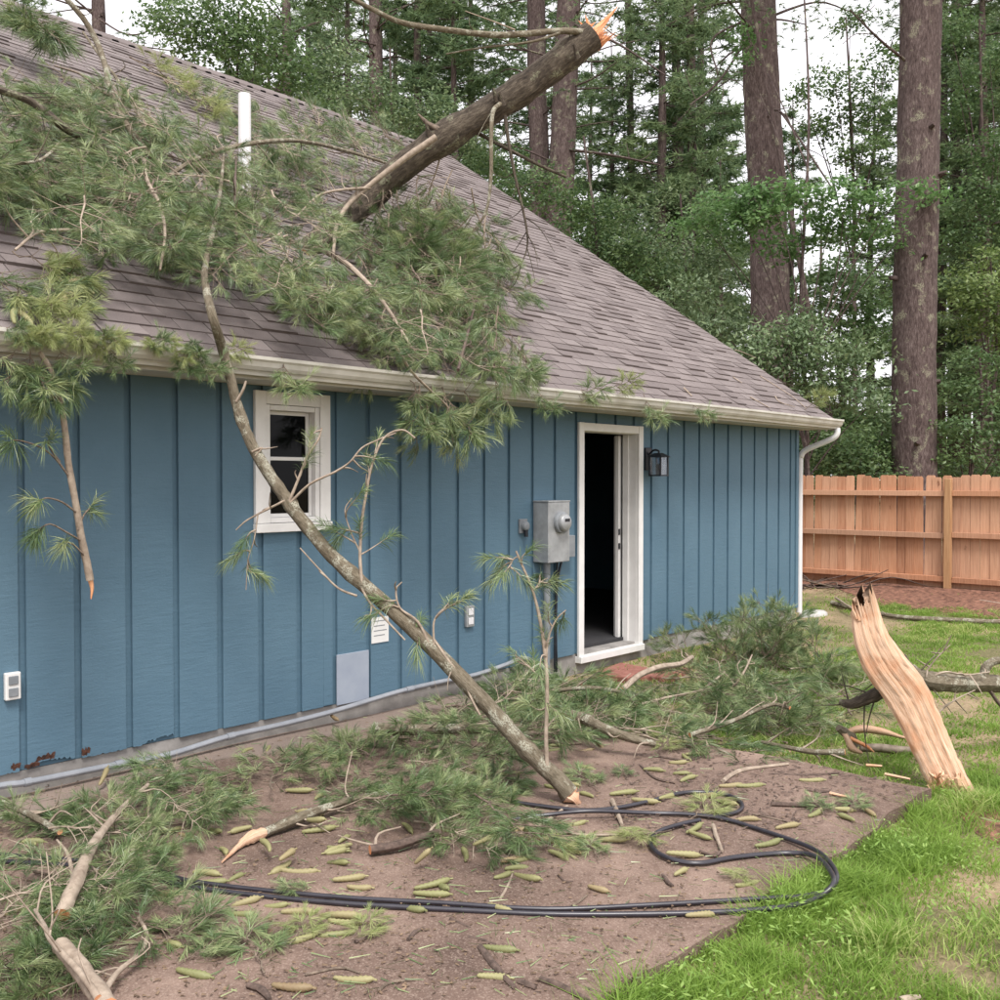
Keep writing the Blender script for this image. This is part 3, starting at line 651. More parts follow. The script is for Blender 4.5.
# ================================================================== PINE FOLIAGE
def needle_geo(g, shoots, per=46, length=.10, width=.0021, spread=(25, 60), droop=.35, rs=RS):
    """shoots: list of (p0, p1): needles stand along each shoot, leaning towards its tip and drooping"""
    S = np.array([s[0] for s in shoots]); E_ = np.array([s[1] for s in shoots]); ns = len(S); n = ns * per
    if ns == 0: return g
    idx = np.repeat(np.arange(ns), per); t = rs.rand(n) ** .8
    ax = nrm(E_ - S)[idx]; base = S[idx] * (1 - t[:, None]) + E_[idx] * t[:, None]
    rnd = nrm(rs.randn(n, 3)); radial = nrm(rnd - ax * (rnd * ax).sum(1, keepdims=True))
    ph = np.radians(rs.uniform(spread[0], spread[1], n) * (1.15 - .5 * t))[:, None]
    d = nrm(ax * np.cos(ph) + radial * np.sin(ph)); L = (length * rs.uniform(.75, 1.15, n))[:, None]
    dr = (droop * rs.uniform(.3, 1.2, n))[:, None] * np.array([0, 0, -1.0])
    mid = base + d * L * .5 + dr * L * .12; tip = base + d * L + dr * L * .55
    side = nrm(np.cross(d, rs.randn(n, 3))) * width * .5
    V = np.stack([base - side * .7, base + side * .7, mid - side, mid + side, tip], 1).reshape(-1, 3)
    k = np.arange(n)[:, None] * 5
    a = np.repeat(rs.rand(ns)[idx] * .75 + rs.rand(n) * .25, 5)
    g.add(V, q=k + np.array([0, 1, 3, 2]), a=a); 
    g.T.append(k + np.array([2, 3, 4]) + (g.n - len(V))); g.TM.append(np.zeros(n, int)); return g

def bough_data(L=1.2, nside=11, flat=.35, droop=0.0, seed=0, dens=31, hang=.35, rad=.011, lo=.12, sub=3):
    rs = np.random.RandomState(seed); st = Geo(); shoots = []
    n = 8; x = np.linspace(0, L, n); c1, c2 = rs.randn() * .12, rs.randn() * .06
    main = np.stack([x, c1 * L * (x / L) ** 2, c2 * L * (x / L) ** 2 - droop * L * (x / L) ** 1.7], 1) + rs.randn(n, 3) * .012
    st.tube(smooth(main, 2), np.linspace(rad, .003, 6), 6)
    def twig(p, d, l, r, lev):
        d = nrm(d); m = 4; bend = nrm(rs.randn(3) * [1, 1, flat]) * l * .22; P = [p]
        for i in range(1, m + 1):
            s = i / m; P.append(p + d * l * s + bend * s * s + np.array([0, 0, -droop * l * .8 * s * s]))
        P = np.array(P); st.tube(P, [r, r * .45], 4, cap=False); return P
    def shoot(P):
        a, b = P[-2], P[-1]; dd = nrm(b - a); ln = rs.uniform(.09, .17); shoots.append((b - dd * ln * .55, b + dd * ln * .5))
    for i in range(nside):
        s = lo + (1 - lo) * (i + rs.rand() * .7) / nside; p = main[0] * 0 + np.array([np.interp(s * L, x, main[:, k]) for k in range(3)])
        sg = 1 if i % 2 else -1; an = math.radians(rs.uniform(32, 68)); l = L * rs.uniform(.28, .5) * (1.15 - .7 * s)
        d = np.array([math.cos(an), sg * math.sin(an), flat * rs.randn() * .6]); P = twig(p, d, l, .0055, 1); shoot(P)
        for j in range(sub):
            u = rs.uniform(.25, .95); q_ = P[0] * (1 - u) + P[-1] * u; k = min(int(u * 4), 3); q_ = P[k] * (1 - (u * 4 - k)) + P[k + 1] * (u * 4 - k)
            d2 = nrm(P[-1] - P[0]) + rs.randn(3) * [.7, .7, flat]; PP = twig(q_, d2, l * rs.uniform(.25, .5), .0032, 2); shoot(PP)
            if rs.rand() < .45: 
                PPP = twig(PP[2], nrm(PP[-1] - PP[0]) + rs.randn(3) * [.8, .8, flat], l * .22, .0025, 3); shoot(PPP)
    for j in range(int(5 + 4 * rs.rand())):
        k = rs.randint(1, n - 1); twig(main[k], nrm(np.array([rs.uniform(.1, 1), rs.randn() * .8, rs.randn() * .5])), L * rs.uniform(.15, .4), .004, 2)
    e = main[-1] - main[-2]
    for j in range(4): shoot(twig(main[-1 - (j > 1)], nrm(e) + rs.randn(3) * [.5, .5, flat * .8], .10 + .08 * rs.rand(), .003, 2))
    nd = needle_geo(Geo(), shoots, dens, .14, .0037, (5, 42), hang, rs); return st, nd
BOUGH = []
for i, kw in enumerate([dict(L=1.15, nside=12), dict(L=1.3, nside=13, flat=.3), dict(L=.95, nside=10), dict(L=1.05, nside=12, flat=.5), dict(L=1.2, nside=11, flat=.25), dict(L=.8, nside=9, flat=.5),
                        dict(L=1.2, nside=11, droop=.4, hang=.9, flat=.5), dict(L=1.0, nside=10, droop=.55, hang=1.1, flat=.5),      # 6,7 drooping
                        dict(L=.55, nside=6, flat=.5, rad=.006, lo=.3), dict(L=.45, nside=5, flat=.5, rad=.006, lo=.35),                 # 8,9 small sprigs
                        dict(L=1.3, nside=7, flat=.4, dens=34, sub=2)]):                                                             # 10 sparse
    a, b = bough_data(seed=100 + i, **kw); BOUGH.append((a.mesh('stem', [MAT['bark_pale' if i in (1, 3, 7, 10) else 'bark_twig']]), b.mesh('needles', [MAT['needle']], False), b.mesh('needles_young', [MAT['needle_y']], False) if i in (5, 8, 9) else None))
def basis(loc, xdir, up, scale=1.0):
    x = nrm(np.asarray(xdir)); z = np.asarray(up, float); z = nrm(z - x * np.dot(x, z)); y = np.cross(z, x)
    M_ = Matrix((tuple(x * scale), tuple(y * scale), tuple(z * scale))).transposed().to_4x4(); M_.translation = Vector(loc); return M_
def put_bough(var, loc, xdir, up, scale=1.0, label=None, group=None, parent=None, young=False, name='pine_bough'):
    st, nd, ndy = BOUGH[var]
    if young and ndy: nd = ndy
    Mx = basis(loc, xdir, up, scale)
    if parent is None:
        r = bpy.data.objects.new(name, None); COL.objects.link(r); r.matrix_world = Mx; r.empty_display_size = .05
        tag(r, label, 'bough', group)
        for nm, me in (('stem', st), ('needles', nd)):
            o = bpy.data.objects.new(nm, me); COL.objects.link(o); attach(o, r)
        return r
    o = bpy.data.objects.new('branch', st); COL.objects.link(o); attach(o, parent); o.matrix_local = Mx
    o2 = bpy.data.objects.new('needles', nd); COL.objects.link(o2); attach(o2, o); return o
def inpoly(x, y, poly):
    c = False; n = len(poly)
    for i in range(n):
        x0, y0 = poly[i]; x1, y1 = poly[(i + 1) % n]
        if (y0 > y) != (y1 > y) and x < (x1 - x0) * (y - y0) / (y1 - y0) + x0: c = not c
    return c
def scatter_px(poly, sp, seed):
    rs = np.random.RandomState(seed); xs = [p[0] for p in poly]; ys = [p[1] for p in poly]; out = []
    for _ in range(6000):
        x, y = rs.uniform(min(xs), max(xs)), rs.uniform(min(ys), max(ys))
        if inpoly(x, y, poly) and all((x - a) ** 2 + ((y - b) * 1.3) ** 2 > sp * sp for a, b in out): out.append((x, y))
    return out

# ================================================================== FALLEN TREETOP ON THE ROOF
tp = PL((300, 258, 'r', -.05), (328, 233, 'r', .10), (366, 201, 'd', 9.2), (401, 169, 'd', 9.2), (450, 134, 'd', 9.22), (496, 107, 'd', 9.25), (545, 73, 'd', 9.28), (592, 36, 'd', 9.3))
TL = tp[1].copy()
top = thing('fallen_treetop', 'snapped pine treetop lying on the roof with its splintered end in the air', 'tree', TL)
# trunk with collars and stubs
Ps = smooth(tp, 6); n = len(Ps); rr = np.interp(np.linspace(0, 1, n), [0, .15, .5, .56, .62, 1], [.09, .115, .128, .155, .128, .136])
for k in (.30, .79, .93): rr = rr + .014 * np.exp(-((np.linspace(0, 1, n) - k) / .018) ** 2)
rel(Geo().tube(Ps, rr, 20, jit=.03, capm=1), TL).obj('trunk', [MAT['bark_top'], MAT['splinter']], top)
# splintered end: shards of fresh wood
end = Ps[-1]; ax = nrm(Ps[-1] - Ps[-3]); e1 = nrm(np.cross(ax, FWD)); e2 = np.cross(ax, e1)
g = Geo()
for i in range(46):
    th = RS.rand() * 2 * math.pi; r0 = .125 * math.sqrt(RS.rand()); base = end + (e1 * math.cos(th) + e2 * math.sin(th)) * r0 - ax * .03
    side = np.dot(e1 * math.cos(th) + e2 * math.sin(th), RIGHT)
    ln = (.06 + .10 * RS.rand()) * (1 + 1.1 * max(0, side)); d = nrm(ax + RS.randn(3) * .16); w_ = .012 + .022 * RS.rand(); s1 = nrm(np.cross(d, RS.randn(3))) * w_; s2 = np.cross(d, s1) * .5
    g.add([base - s1, base + s1, base + s2, base + d * ln], t=[(0, 1, 3), (1, 2, 3), (2, 0, 3), (0, 2, 1)])
for (px, py, w_) in ((619, 5, .030), (611, 14, .028), (585, 14, .022), (578, 20, .02)):
    tip = AT(px, py, 9.3); b0 = end + nrm(tip - end) * .02; d = nrm(tip - b0); s1 = nrm(np.cross(d, FWD)) * w_ * 1.6; s2 = nrm(np.cross(d, s1)) * w_
    g.add([b0 - s1, b0 + s1, b0 + s2, b0 - s2, tip], t=[(0, 2, 4), (2, 1, 4), (1, 3, 4), (3, 0, 4)])
rel(g, TL).obj('splinters', MAT['splinter'], top, False)
# torn stub on the trunk's upper side
st = PL((440, 132, 'd', 9.1), (428, 124, 'd', 9.1), (418, 114, 'd', 9.1)); rel(Geo().tube(st, [.035, .024, .006], 8, jit=.25), TL).obj('torn_stub', MAT['bark_twig'], top)
for (px, py) in ((497, 92), (503, 96), (578, 48), (430, 128)):
    p = AT(px, py + 10, 9.1); rel(Geo().tube(np.array([p, AT(px - 4, py - 4, 9.05)]), [.03, .012], 7, jit=.1), TL).obj('knot', MAT['bark_top'], top)
# limbs of the treetop traced from the photo
def limb(pts, r, mat='bark_limb', parent=top, org=TL, twigs=0, name='branch', tl=.25, seed=0, tufts=0, sides=8, tuft_kw={}):
    P = smooth(PL(*pts), 5); g = Geo().tube(P, r, sides, jit=.05); rs = np.random.RandomState(seed + 5); sh = []
    for i in range(twigs):
        k = rs.randint(2, len(P) - 1); d = nrm(nrm(P[k] - P[k - 1]) * .6 + rs.randn(3) * .6); l = tl * rs.uniform(.4, 1.1); b = rs.randn(3) * .2
        Q = np.array([P[k], P[k] + d * l * .5, P[k] + d * l + b * l]); g.tube(smooth(Q, 3), [.006, .002], 4, cap=False)
        if i < tufts: sh.append((Q[-1] - nrm(Q[-1] - Q[-2]) * .08, Q[-1] + nrm(Q[-1] - Q[-2]) * .05))
    o = rel(g, org).obj(name, MAT[mat], parent)
    if sh: rel(needle_geo(Geo(), sh, 75, **tuft_kw), org).obj('needles', MAT['needle'], o, False)
    return o
limb([(596, 33, 'd', 9.25), (560, 31, 'd', 9.1), (500, 35, 'd', 8.9), (440, 29, 'd', 8.7), (400, 22, 'd', 8.6), (370, 8, 'd', 8.5), (340, -8, 'd', 8.4)], [.032, .026, .018], twigs=4, seed=1)
limb([(560, 33, 'd', 9.05), (530, 42, 'd', 9.0), (480, 48, 'd', 8.9), (446, 54, 'd', 8.85)], [.014, .006], seed=2)
limb([(515, 30, 'd', 8.9), (495, 22, 'd', 8.9), (465, 11, 'd', 8.8)], [.009, .004], 'bark_pale', seed=3)
limb([(500, 104, 'd', 9.05), (493, 112, 'd', 8.95), (491, 140, 'd', 8.9), (491, 175, 'd', 8.9), (487, 208, 'd', 8.9), (478, 225, 'd', 8.9), (466, 236, 'd', 8.9)], [.022, .017, .006], twigs=6, seed=4, tufts=3)
limb([(505, 116, 'd', 9.15), (509, 145, 'd', 9.1), (516, 180, 'd', 9.1), (526, 225, 'd', 9.1), (527, 248, 'd', 9.1), (520, 267, 'd', 9.1)], [.018, .012, .004], 'bark_top', twigs=14, seed=5, tl=.4)
limb([(472, 130, 'd', 9.3), (500, 145, 'd', 9.35), (535, 163, 'd', 9.4), (566, 177, 'd', 9.4)], [.02, .014], 'bark_top', twigs=2, seed=6)
limb([(436, 137, 'd', 8.98), (400, 162, 'd', 8.95), (370, 185, 'd', 8.9), (348, 205, 'd', 8.8), (337, 225, 'd', 8.6), (334, 245, 'd', 8.4), (331, 300, 'd', 8.2)], [.030, .022, .012], 'bark_pale', twigs=6, seed=7)
limb([(370, 188, 'd', 8.9), (340, 190, 'd', 8.7), (318, 196, 'd', 8.5), (298, 215, 'd', 8.3)], [.014, .007], 'bark_pale', twigs=3, seed=8, tufts=2)
limb([(345, 262, 'r', .25), (320, 250, 'r', .35), (300, 245, 'r', .3), (285, 236, 'r', .25)], [.02, .012], 'bark_pale', twigs=3, seed=9)
limb([(338, 258, 'r', .3), (352, 268, 'r', .4), (372, 288, 'r', .4), (390, 312, 'r', .35), (410, 345, 'r', .3)], [.022, .008], 'bark_pale', twigs=7, seed=10, tufts=4)
limb([(-30, 78, 'r', .5), (0, 90, 'r', .5), (30, 101, 'r', .5), (60, 124, 'r', .45), (85, 140, 'r', .4), (128, 166, 'r', .3)], [.022, .026, .03, .016], 'bark_top', twigs=8, seed=11, tufts=4)
limb([(62, -6, 'r', .9), (82, 17, 'r', .8), (95, 38, 'r', .7), (104, 62, 'r', .6), (113, 97, 'r', .5), (130, 130, 'r', .4), (150, 157, 'r', .25)], [.022, .026, .022, .03], 'bark_limb', twigs=4, seed=12)
limb([(83, 32, 'r', .6), (100, 56, 'r', .55), (122, 85, 'r', .5), (138, 108, 'r', .4)], [.010, .014], 'bark_limb', twigs=4, seed=13)
limb([(55, 66, 'r', .4), (80, 74, 'r', .5), (100, 90, 'r', .5), (114, 98, 'r', .5), (130, 106, 'r', .4)], [.008, .012], 'bark_twig', twigs=4, seed=14, tufts=3)
limb([(162, 182, 'r', .3), (185, 165, 'r', .4), (215, 152, 'r', .5), (255, 143, 'r', .6), (300, 141, 'r', .6), (350, 152, 'r', .5), (395, 166, 'r', .4)], [.016, .02, .016], 'bark_limb', twigs=10, seed=15, tufts=4)
limb([(144, 160, 'r', .4), (147, 180, 'r', .45), (160, 205, 'r', .45), (165, 235, 'r', .4), (160, 270, 'r', .3)], [.014, .007], 'bark_pale', twigs=6, seed=16, tufts=3)
limb([(0, 165, 'r', .4), (40, 160, 'r', .4), (62, 142, 'r', .35), (80, 138, 'r', .3)], [.008, .013], 'bark_limb', twigs=4, seed=17)
limb([(15, 250, 'r', .25), (40, 232, 'r', .3), (80, 230, 'r', .3), (100, 228, 'r', .25)], [.007, .011], 'bark_pale', twigs=8, seed=18, tufts=5)
limb([(236, 250, 'r', .35), (236, 220, 'r', .45), (235, 190, 'r', .5), (236, 158, 'r', .5)], [.012, .008], 'stick', twigs=5, seed=19)
limb([(430, 320, 'r', .15), (455, 335, 'r', .2), (480, 355, 'r', .2), (505, 378, 'r', .15)], [.017, .012], 'bark_twig', twigs=6, seed=20, tufts=4)
limb([(476, 300, 'r', .4), (466, 340, 'r', .35), (458, 370, 'r', .3)], [.008, .012], 'stick', twigs=4, seed=21)
limb([(507, 340, 'r', .1), (525, 358, 'r', .1), (545, 383, 'r', .08)], [.014, .008], 'bark_twig', twigs=3, seed=22, tufts=2)
# needle boughs: heaped over the roof area the photo shows covered
pile = [(-25, 135), (20, 100), (55, 72), (85, 75), (110, 85), (145, 115), (180, 150), (215, 140), (260, 130), (330, 115), (390, 125), (425, 175), (470, 225), (495, 290), (505, 335), (470, 350), (400, 335), (350, 315), (300, 300), (255, 275), (205, 245), (165, 250), (110, 230), (60, 205), (20, 195), (-25, 190)]
cent = np.array([300, 240.])
rsp = np.random.RandomState(5); cnt = 0
for (px, py) in scatter_px(pile, 19, 3):
    # tips point away from the trunk and, near the eave, down the slope
    tt = np.clip(((px - 305) * 115 + (py - 250) * -95) / (115 ** 2 + 95 ** 2), 0, 1)
    if math.hypot(px - 305 - 115 * tt, py - 250 + 95 * tt) < 24: continue
    ix, iy = px - 330, py - 205; l = math.hypot(ix, iy) + 1e-3; ix, iy = ix / l, iy / l + .25
    lift = .05 + .45 * rsp.rand() ** 1.2; a = RF(px, py, lift); b = RF(px + ix * 14 + rsp.randn() * 12, py + iy * 14 + rsp.randn() * 9, lift)
    d = nrm(b - a); up = nrm(RN + rsp.randn(3) * .28); d = nrm(d + RN * rsp.uniform(-.25, .18)); sc = rsp.uniform(.45, .72)
    v_ = int(rsp.choice([0, 1, 2, 3, 4, 10, 6])); put_bough(v_, a - d * .45 * sc - TL, d, up, sc, parent=top); cnt += 1
# curtain of needles hanging under the trunk
for (px, py, dd) in [(400, 190, 9.0), (415, 175, 9.1), (430, 200, 9.0), (445, 190, 9.1), (455, 225, 9.0), (470, 215, 9.1), (385, 215, 8.9), (410, 235, 8.8), (440, 255, 8.8), (478, 262, 8.9), (495, 240, 9.1), (425, 285, 8.6), (460, 295, 8.7), (390, 250, 8.7), (400, 170, 9.15), (385, 180, 9.15), (420, 215, 9.0), (465, 245, 9.0), (485, 210, 9.2), (450, 270, 8.8), (505, 265, 9.1), (475, 190, 9.2), (440, 160, 9.3), (460, 170, 9.3)]:
    put_bough(int(rsp.choice([6, 7])), AT(px + rsp.randn() * 5, py, dd) - TL, nrm(np.array([-.25, -.1, -1]) + rsp.randn(3) * .3), nrm(rsp.randn(3)), rsp.uniform(.55, .85), parent=top)
# boughs beyond the main heap
RG = 'loose pine boughs on the roof slope'
def roof_bough(var, px, py, ex, ey, sc, label, lift=.06, group=None, young=False):
    a, b = RF(px, py, lift), RF(ex, ey, lift); return put_bough(var, a, b - a, RN, sc, label, group, young=young)
for k, (px, py, ex, ey, v_, sc) in enumerate([(130, 58, 160, 72, 5, .9), (150, 72, 185, 90, 3, .8), (180, 88, 205, 105, 5, .9), (190, 98, 228, 108, 3, .8), (205, 105, 235, 112, 0, .7)]):
    roof_bough(v_, px, py, ex, ey, sc, 'bright green pine bough in the strip just below the ridge left of the vent pipe', .08, 'boughs strewn below the ridge', young=True)
for k, (px, py, ex, ey, sc) in enumerate([(38, 15, 26, 50, .8), (44, 20, 32, 48, .7), (55, 30, 48, 58, .6)]):
    roof_bough(8, px, py, ex, ey, sc * 1.6, 'small dark pine sprig hanging near the ridge at the upper left', .35, 'sprigs near the ridge at upper left')
for k, (px, py, ex, ey) in enumerate([(10, 250, 40, 262), (20, 272, 48, 285), (0, 285, 35, 305), (-10, 265, 18, 290), (30, 296, 55, 312), (75, 262, 90, 285), (60, 250, 70, 275)]):
    roof_bough([8, 8, 9, 8, 9, 8, 9][k], px, py, ex, ey, [.7, .65, .65, .65, .6, .5, .5][k], 'loose pine sprig with cones above the gutter at far left', .08, 'sprigs above the gutter at far left', young=k % 2 == 0)
for k, (px, py, ex, ey, v_, sc) in enumerate([(360, 320, 380, 352, 2, .5), (385, 330, 400, 363, 3, .5), (405, 330, 425, 365, 0, .45), (430, 335, 450, 365, 4, .5), (465, 340, 495, 370, 5, .6), (490, 345, 525, 372, 3, .5), (512, 350, 540, 375, 5, .5), (480, 360, 515, 378, 9, .8), (370, 305, 390, 340, 1, .45), (340, 300, 360, 335, 3, .5), (315, 290, 330, 325, 2, .5), (290, 285, 300, 318, 5, .55)]):
    roof_bough(v_, px, py, ex, ey, sc, 'pine bough spilling down the shingles to the gutter below the trunk', .1, 'boughs spilling to the gutter')
# clumps in and over the gutter
def gutter_sprig(px, py, v_, sc, dirx, diry, label, group=None, young=False, y=-.47):
    a = W(px, py, y); d = W(px + dirx, py + diry, y - .02) - a + np.array([0, -.06, 0]); return put_bough(v_, a, d, np.array([0, -1, .2]), sc, label, group, young=young)
for k in range(22):
    px = -5 + k * 10.4 + 4 * RS.randn(); gy_ = 330 + .104 * px
    gutter_sprig(px, gy_ - 5 + 3 * RS.randn(), int(RS.choice([8, 9])), .22 + .14 * RS.rand(), 14 * RS.randn(), 2 + 7 * RS.rand(), 'clump of pale pine needles lying in the gutter at the left', 'needle clumps in the left gutter', young=RS.rand() < .65)
for (px, py, dx, dy, v_, sc) in [(14, 336, -6, 30, 8, .55), (28, 345, 3, 30, 9, .6), (40, 352, 6, 30, 8, .5), (55, 345, 10, 18, 9, .45), (108, 343, 4, 20, 9, .4), (185, 350, -4, 18, 9, .42), (195, 350, 6, 14, 9, .45)]:
    gutter_sprig(px, py, v_, sc, dx, dy, 'drooping pine sprig over the gutter edge at the left', 'drooping sprigs over the left gutter')
for k, (px, py, dx, dy, v_, sc) in enumerate([(418, 378, 4, 30, 7, .42), (428, 380, 8, 30, 6, .36), (432, 385, 14, 24, 8, .75), (440, 385, 8, 28, 9, .85), (418, 388, -4, 24, 9, .8), (450, 385, 14, 12, 8, .7), (405, 372, 10, 24, 8, .6)]):
    gutter_sprig(px, py, v_, sc, dx, dy, 'pine bough hanging over the gutter between the window and the meter', 'boughs hanging over the gutter mid wall')
gutter_sprig(535, 386, 9, .55, 2, 14, 'small pine sprig over the gutter left of the door'); gutter_sprig(570, 392, 9, .6, 20, -2, 'flat pine sprig lying on the gutter above the meter')
gutter_sprig(606, 388, 9, .5, 8, -3, 'yellowish pine sprig in the gutter above the door', young=True); gutter_sprig(643, 395, 9, .6, 3, 16, 'pine sprig hanging from the gutter over the wall lantern')
gutter_sprig(805, 410, 9, .6, 4, -8, 'pale pine sprig at the right end of the gutter', young=True); gutter_sprig(690, 402, 9, .5, 3, 8, 'tiny pine tuft caught on the gutter right of the lantern')
gutter_sprig(281, 358, 9, .6, 1, 18, 'thin pine sprig hanging in front of the window top')
# thin sticks on the right half of the roof
for (p, r, lb) in [([(760, 376), (790, 395), (806, 408)], .007, 'long thin stick on shingles near the right roof corner'), ([(733, 377), (742, 383)], .008, 'short pale stick on the right of the roof'), ([(684, 388), (692, 396)], .010, 'pale stick on shingles above the lantern'),
                   ([(750, 397), (770, 408)], .008, 'stick lying by the gutter right of the lantern'), ([(735, 350), (742, 352), (756, 358)], .007, 'thin stick high on the right of the roof'), ([(775, 396), (780, 402), (795, 407)], .007, 'forked stick near the right end of the gutter')]:
    P = smooth(np.array([RF(x, y, .02) for x, y in p]), 4); g = rel(Geo().tube(P, [r, r * .6], 5), P[0]); o = g.obj('roof_stick', MAT['bark_pale']); o.location = P[0]; tag(o, lb, 'stick')

# ================================================================== LEANING LIMB
d0, d1 = 1.7 / .323, (5.52 - .56) / (.669 + .2066)
def LD(py): return d0 + (d1 - d0) * (803 - py) / (803 - 350)
def lpts(pts, off=0.0): return [(x, y, 'd', LD(y) + off) for x, y in pts]
main = lpts([(569, 794), (558, 780), (540, 763), (515, 737), (490, 708), (455, 672), (420, 636), (372, 592), (332, 556), (300, 518), (283, 494), (262, 463), (248, 436), (238, 408), (231, 380), (223, 350)])
lp = PL(*main); LL = np.array([lp[0][0], lp[0][1], 0]); lean = thing('leaning_limb', 'long bare pine limb leaning from the patio up onto the gutter and roof', 'limb', LL)
up_ = np.array([RF(213, 318, .28), RF(206, 288, .32), RF(205, 266, .35), RF(214, 226, .45), RF(221, 186, .5), RF(224, 150, .5)])
P = smooth(np.vstack([lp, up_]), 4)
rr = np.interp(np.linspace(0, 1, len(P)), [0, .03, .35, .6, .75, 1], [.050, .047, .039, .030, .026, .010])
for k in (.12, .36, .455, .60): rr = rr + .010 * np.exp(-((np.linspace(0, 1, len(P)) - k) / .008) ** 2)
rel(Geo().tube(P, rr, 14, jit=.045, capm=1), LL).obj('limb', [MAT['bark_limb'], MAT['splinter']], lean)
tip_ = PL((570, 795, 'd', LD(795) - .01), (575, 800, 'd', LD(800) - .015), (580, 807, 'd', LD(807)))
rel(Geo().tube(smooth(tip_, 3), [.044, .030, .006], 9, jit=.3), LL).obj('broken_end', MAT['split'], lean)
lk = dict(parent=lean, org=LL, mat='bark_pale')
def sbr(pts, r, tw, seed, tufts=0, off=-.03, tl=.12): limb(lpts(pts, off), [x_ * .72 for x_ in r], twigs=tw, seed=seed, tufts=tufts, tl=tl, name='side_branch', tuft_kw=dict(length=.10, droop=.9, width=.0027), **lk)
sbr([(289, 502), (298, 480), (307, 457), (318, 440), (322, 428)], [.012, .006], 4, 31, 2)
sbr([(290, 503), (310, 484), (335, 472), (350, 462), (362, 448), (378, 440), (396, 433)], [.011, .005], 4, 32, 1)
sbr([(286, 500), (262, 512), (246, 521), (236, 530)], [.010, .004], 2, 33, 0)
sbr([(258, 514), (254, 540), (248, 560), (246, 590)], [.006, .003], 5, 34, 4)
sbr([(362, 586), (360, 555), (362, 520), (366, 495), (372, 465), (384, 438), (402, 430), (415, 438)], [.013, .007], 7, 35, 5, tl=.16)
sbr([(360, 552), (350, 530), (345, 510), (352, 498)], [.007, .004], 3, 36, 3)
sbr([(357, 596), (338, 588), (320, 570), (300, 548)], [.010, .005], 1, 37, 0)
sbr([(356, 574), (368, 600), (388, 622), (405, 640)], [.011, .007], 1, 38, 0)
sbr([(432, 650), (418, 622), (400, 608), (396, 590), (402, 582)], [.012, .005], 5, 39, 4)
sbr([(434, 646), (434, 622), (442, 610), (452, 605)], [.009, .004], 4, 40, 3)
sbr([(434, 640), (448, 660), (462, 678), (472, 700), (480, 715)], [.012, .010], 1, 41, 0)
sbr([(547, 766), (546, 735), (547, 700), (546, 665), (541, 625), (533, 592), (522, 565), (516, 551)], [.016, .014, .007], 6, 42, 5, tl=.17)
sbr([(546, 668), (548, 640), (556, 620), (566, 610)], [.010, .004], 4, 43, 4)
sbr([(543, 680), (530, 668), (515, 655)], [.007, .003], 3, 44, 2)
sbr([(532, 592), (541, 582), (548, 578)], [.006, .003], 3, 45, 3)
sbr([(519, 556), (513, 560), (508, 572)], [.006, .003], 5, 46, 5)
sbr([(236, 402), (243, 390), (246, 381)], [.012, .009], 0, 47, 0)
sbr([(252, 452), (262, 448), (255, 456)], [.011, .006], 1, 48, 0)

# hanging branch at the far left
hp = [(40, 352), (52, 372), (60, 400), (65, 430), (68, 460), (75, 500), (82, 540), (88, 568), (90, 580)]
HP = PL(*[(x, y, 'w', -.56) for x, y in hp]); HL = HP[0]; hang = thing('hanging_branch', 'broken branch dangling tip down from the gutter at the far left', 'branch', HL)
rel(Geo().tube(smooth(HP, 4), [.011, .017, .020], 9, jit=.05), HL).obj('stem', MAT['bark_pale'], hang)
rel(Geo().tube(smooth(PL((89, 575, 'w', -.56), (92, 588, 'w', -.56), (91, 599, 'w', -.56)), 3), [.016, .003], 6), HL).obj('splinters', MAT['splinter'], hang)
for i, (pts, tf) in enumerate([([(68, 475), (55, 458), (40, 447), (22, 441), (12, 440)], 6), ([(60, 462), (50, 448), (48, 440)], 3), ([(76, 512), (62, 502), (48, 498), (40, 500)], 5), ([(80, 540), (66, 532), (50, 524), (38, 530)], 6), ([(78, 530), (84, 515), (90, 508)], 4), ([(84, 555), (74, 545), (66, 542)], 4), ([(58, 395), (50, 400), (40, 402)], 6), ([(56, 385), (64, 380), (70, 388)], 4), ([(62, 410), (52, 395), (45, 380), (35, 375)], 6)]):
    P = smooth(PL(*[(x, y, 'w', -.57) for x, y in pts]), 3); g = Geo().tube(P, [.006, .003], 5)
    o = rel(g, HL).obj('twig', MAT['bark_twig'], hang); e = nrm(P[-1] - P[-3]); sh = []
    for j in range(tf): 
        d = nrm(e + RS.randn(3) * .6 + [0, 0, -.35]); b = P[-1 - (j % 3)]; sh.append((b, b + d * .06))
    rel(needle_geo(Geo(), sh, 34, length=.10, droop=.8, width=.0026), HL).obj('needles', MAT['needle'], o, False)
# thin twig hanging under the gutter right of the window
hp = PL(*[(x, y, 'w', -.55) for x, y in [(395, 345), (412, 372), (432, 392), (448, 408), (451, 425), (453, 442)]]); HL2 = hp[0]
ht = thing('hanging_twig', 'thin bent twig hanging below the gutter, tufted tip over the wall', 'twig', HL2)
o = rel(Geo().tube(smooth(hp, 4), [.010, .006], 6), HL2).obj('stem', MAT['bark_pale'], ht)
rel(needle_geo(Geo(), [(hp[-1], W(445, 455, -.55)), (hp[-1], W(457, 460, -.55)), (hp[-1], W(440, 450, -.56)), (W(457, 452, -.55), W(460, 462, -.55))], 34, length=.09, droop=.7), HL2).obj('needles', MAT['needle_y'], o, False)

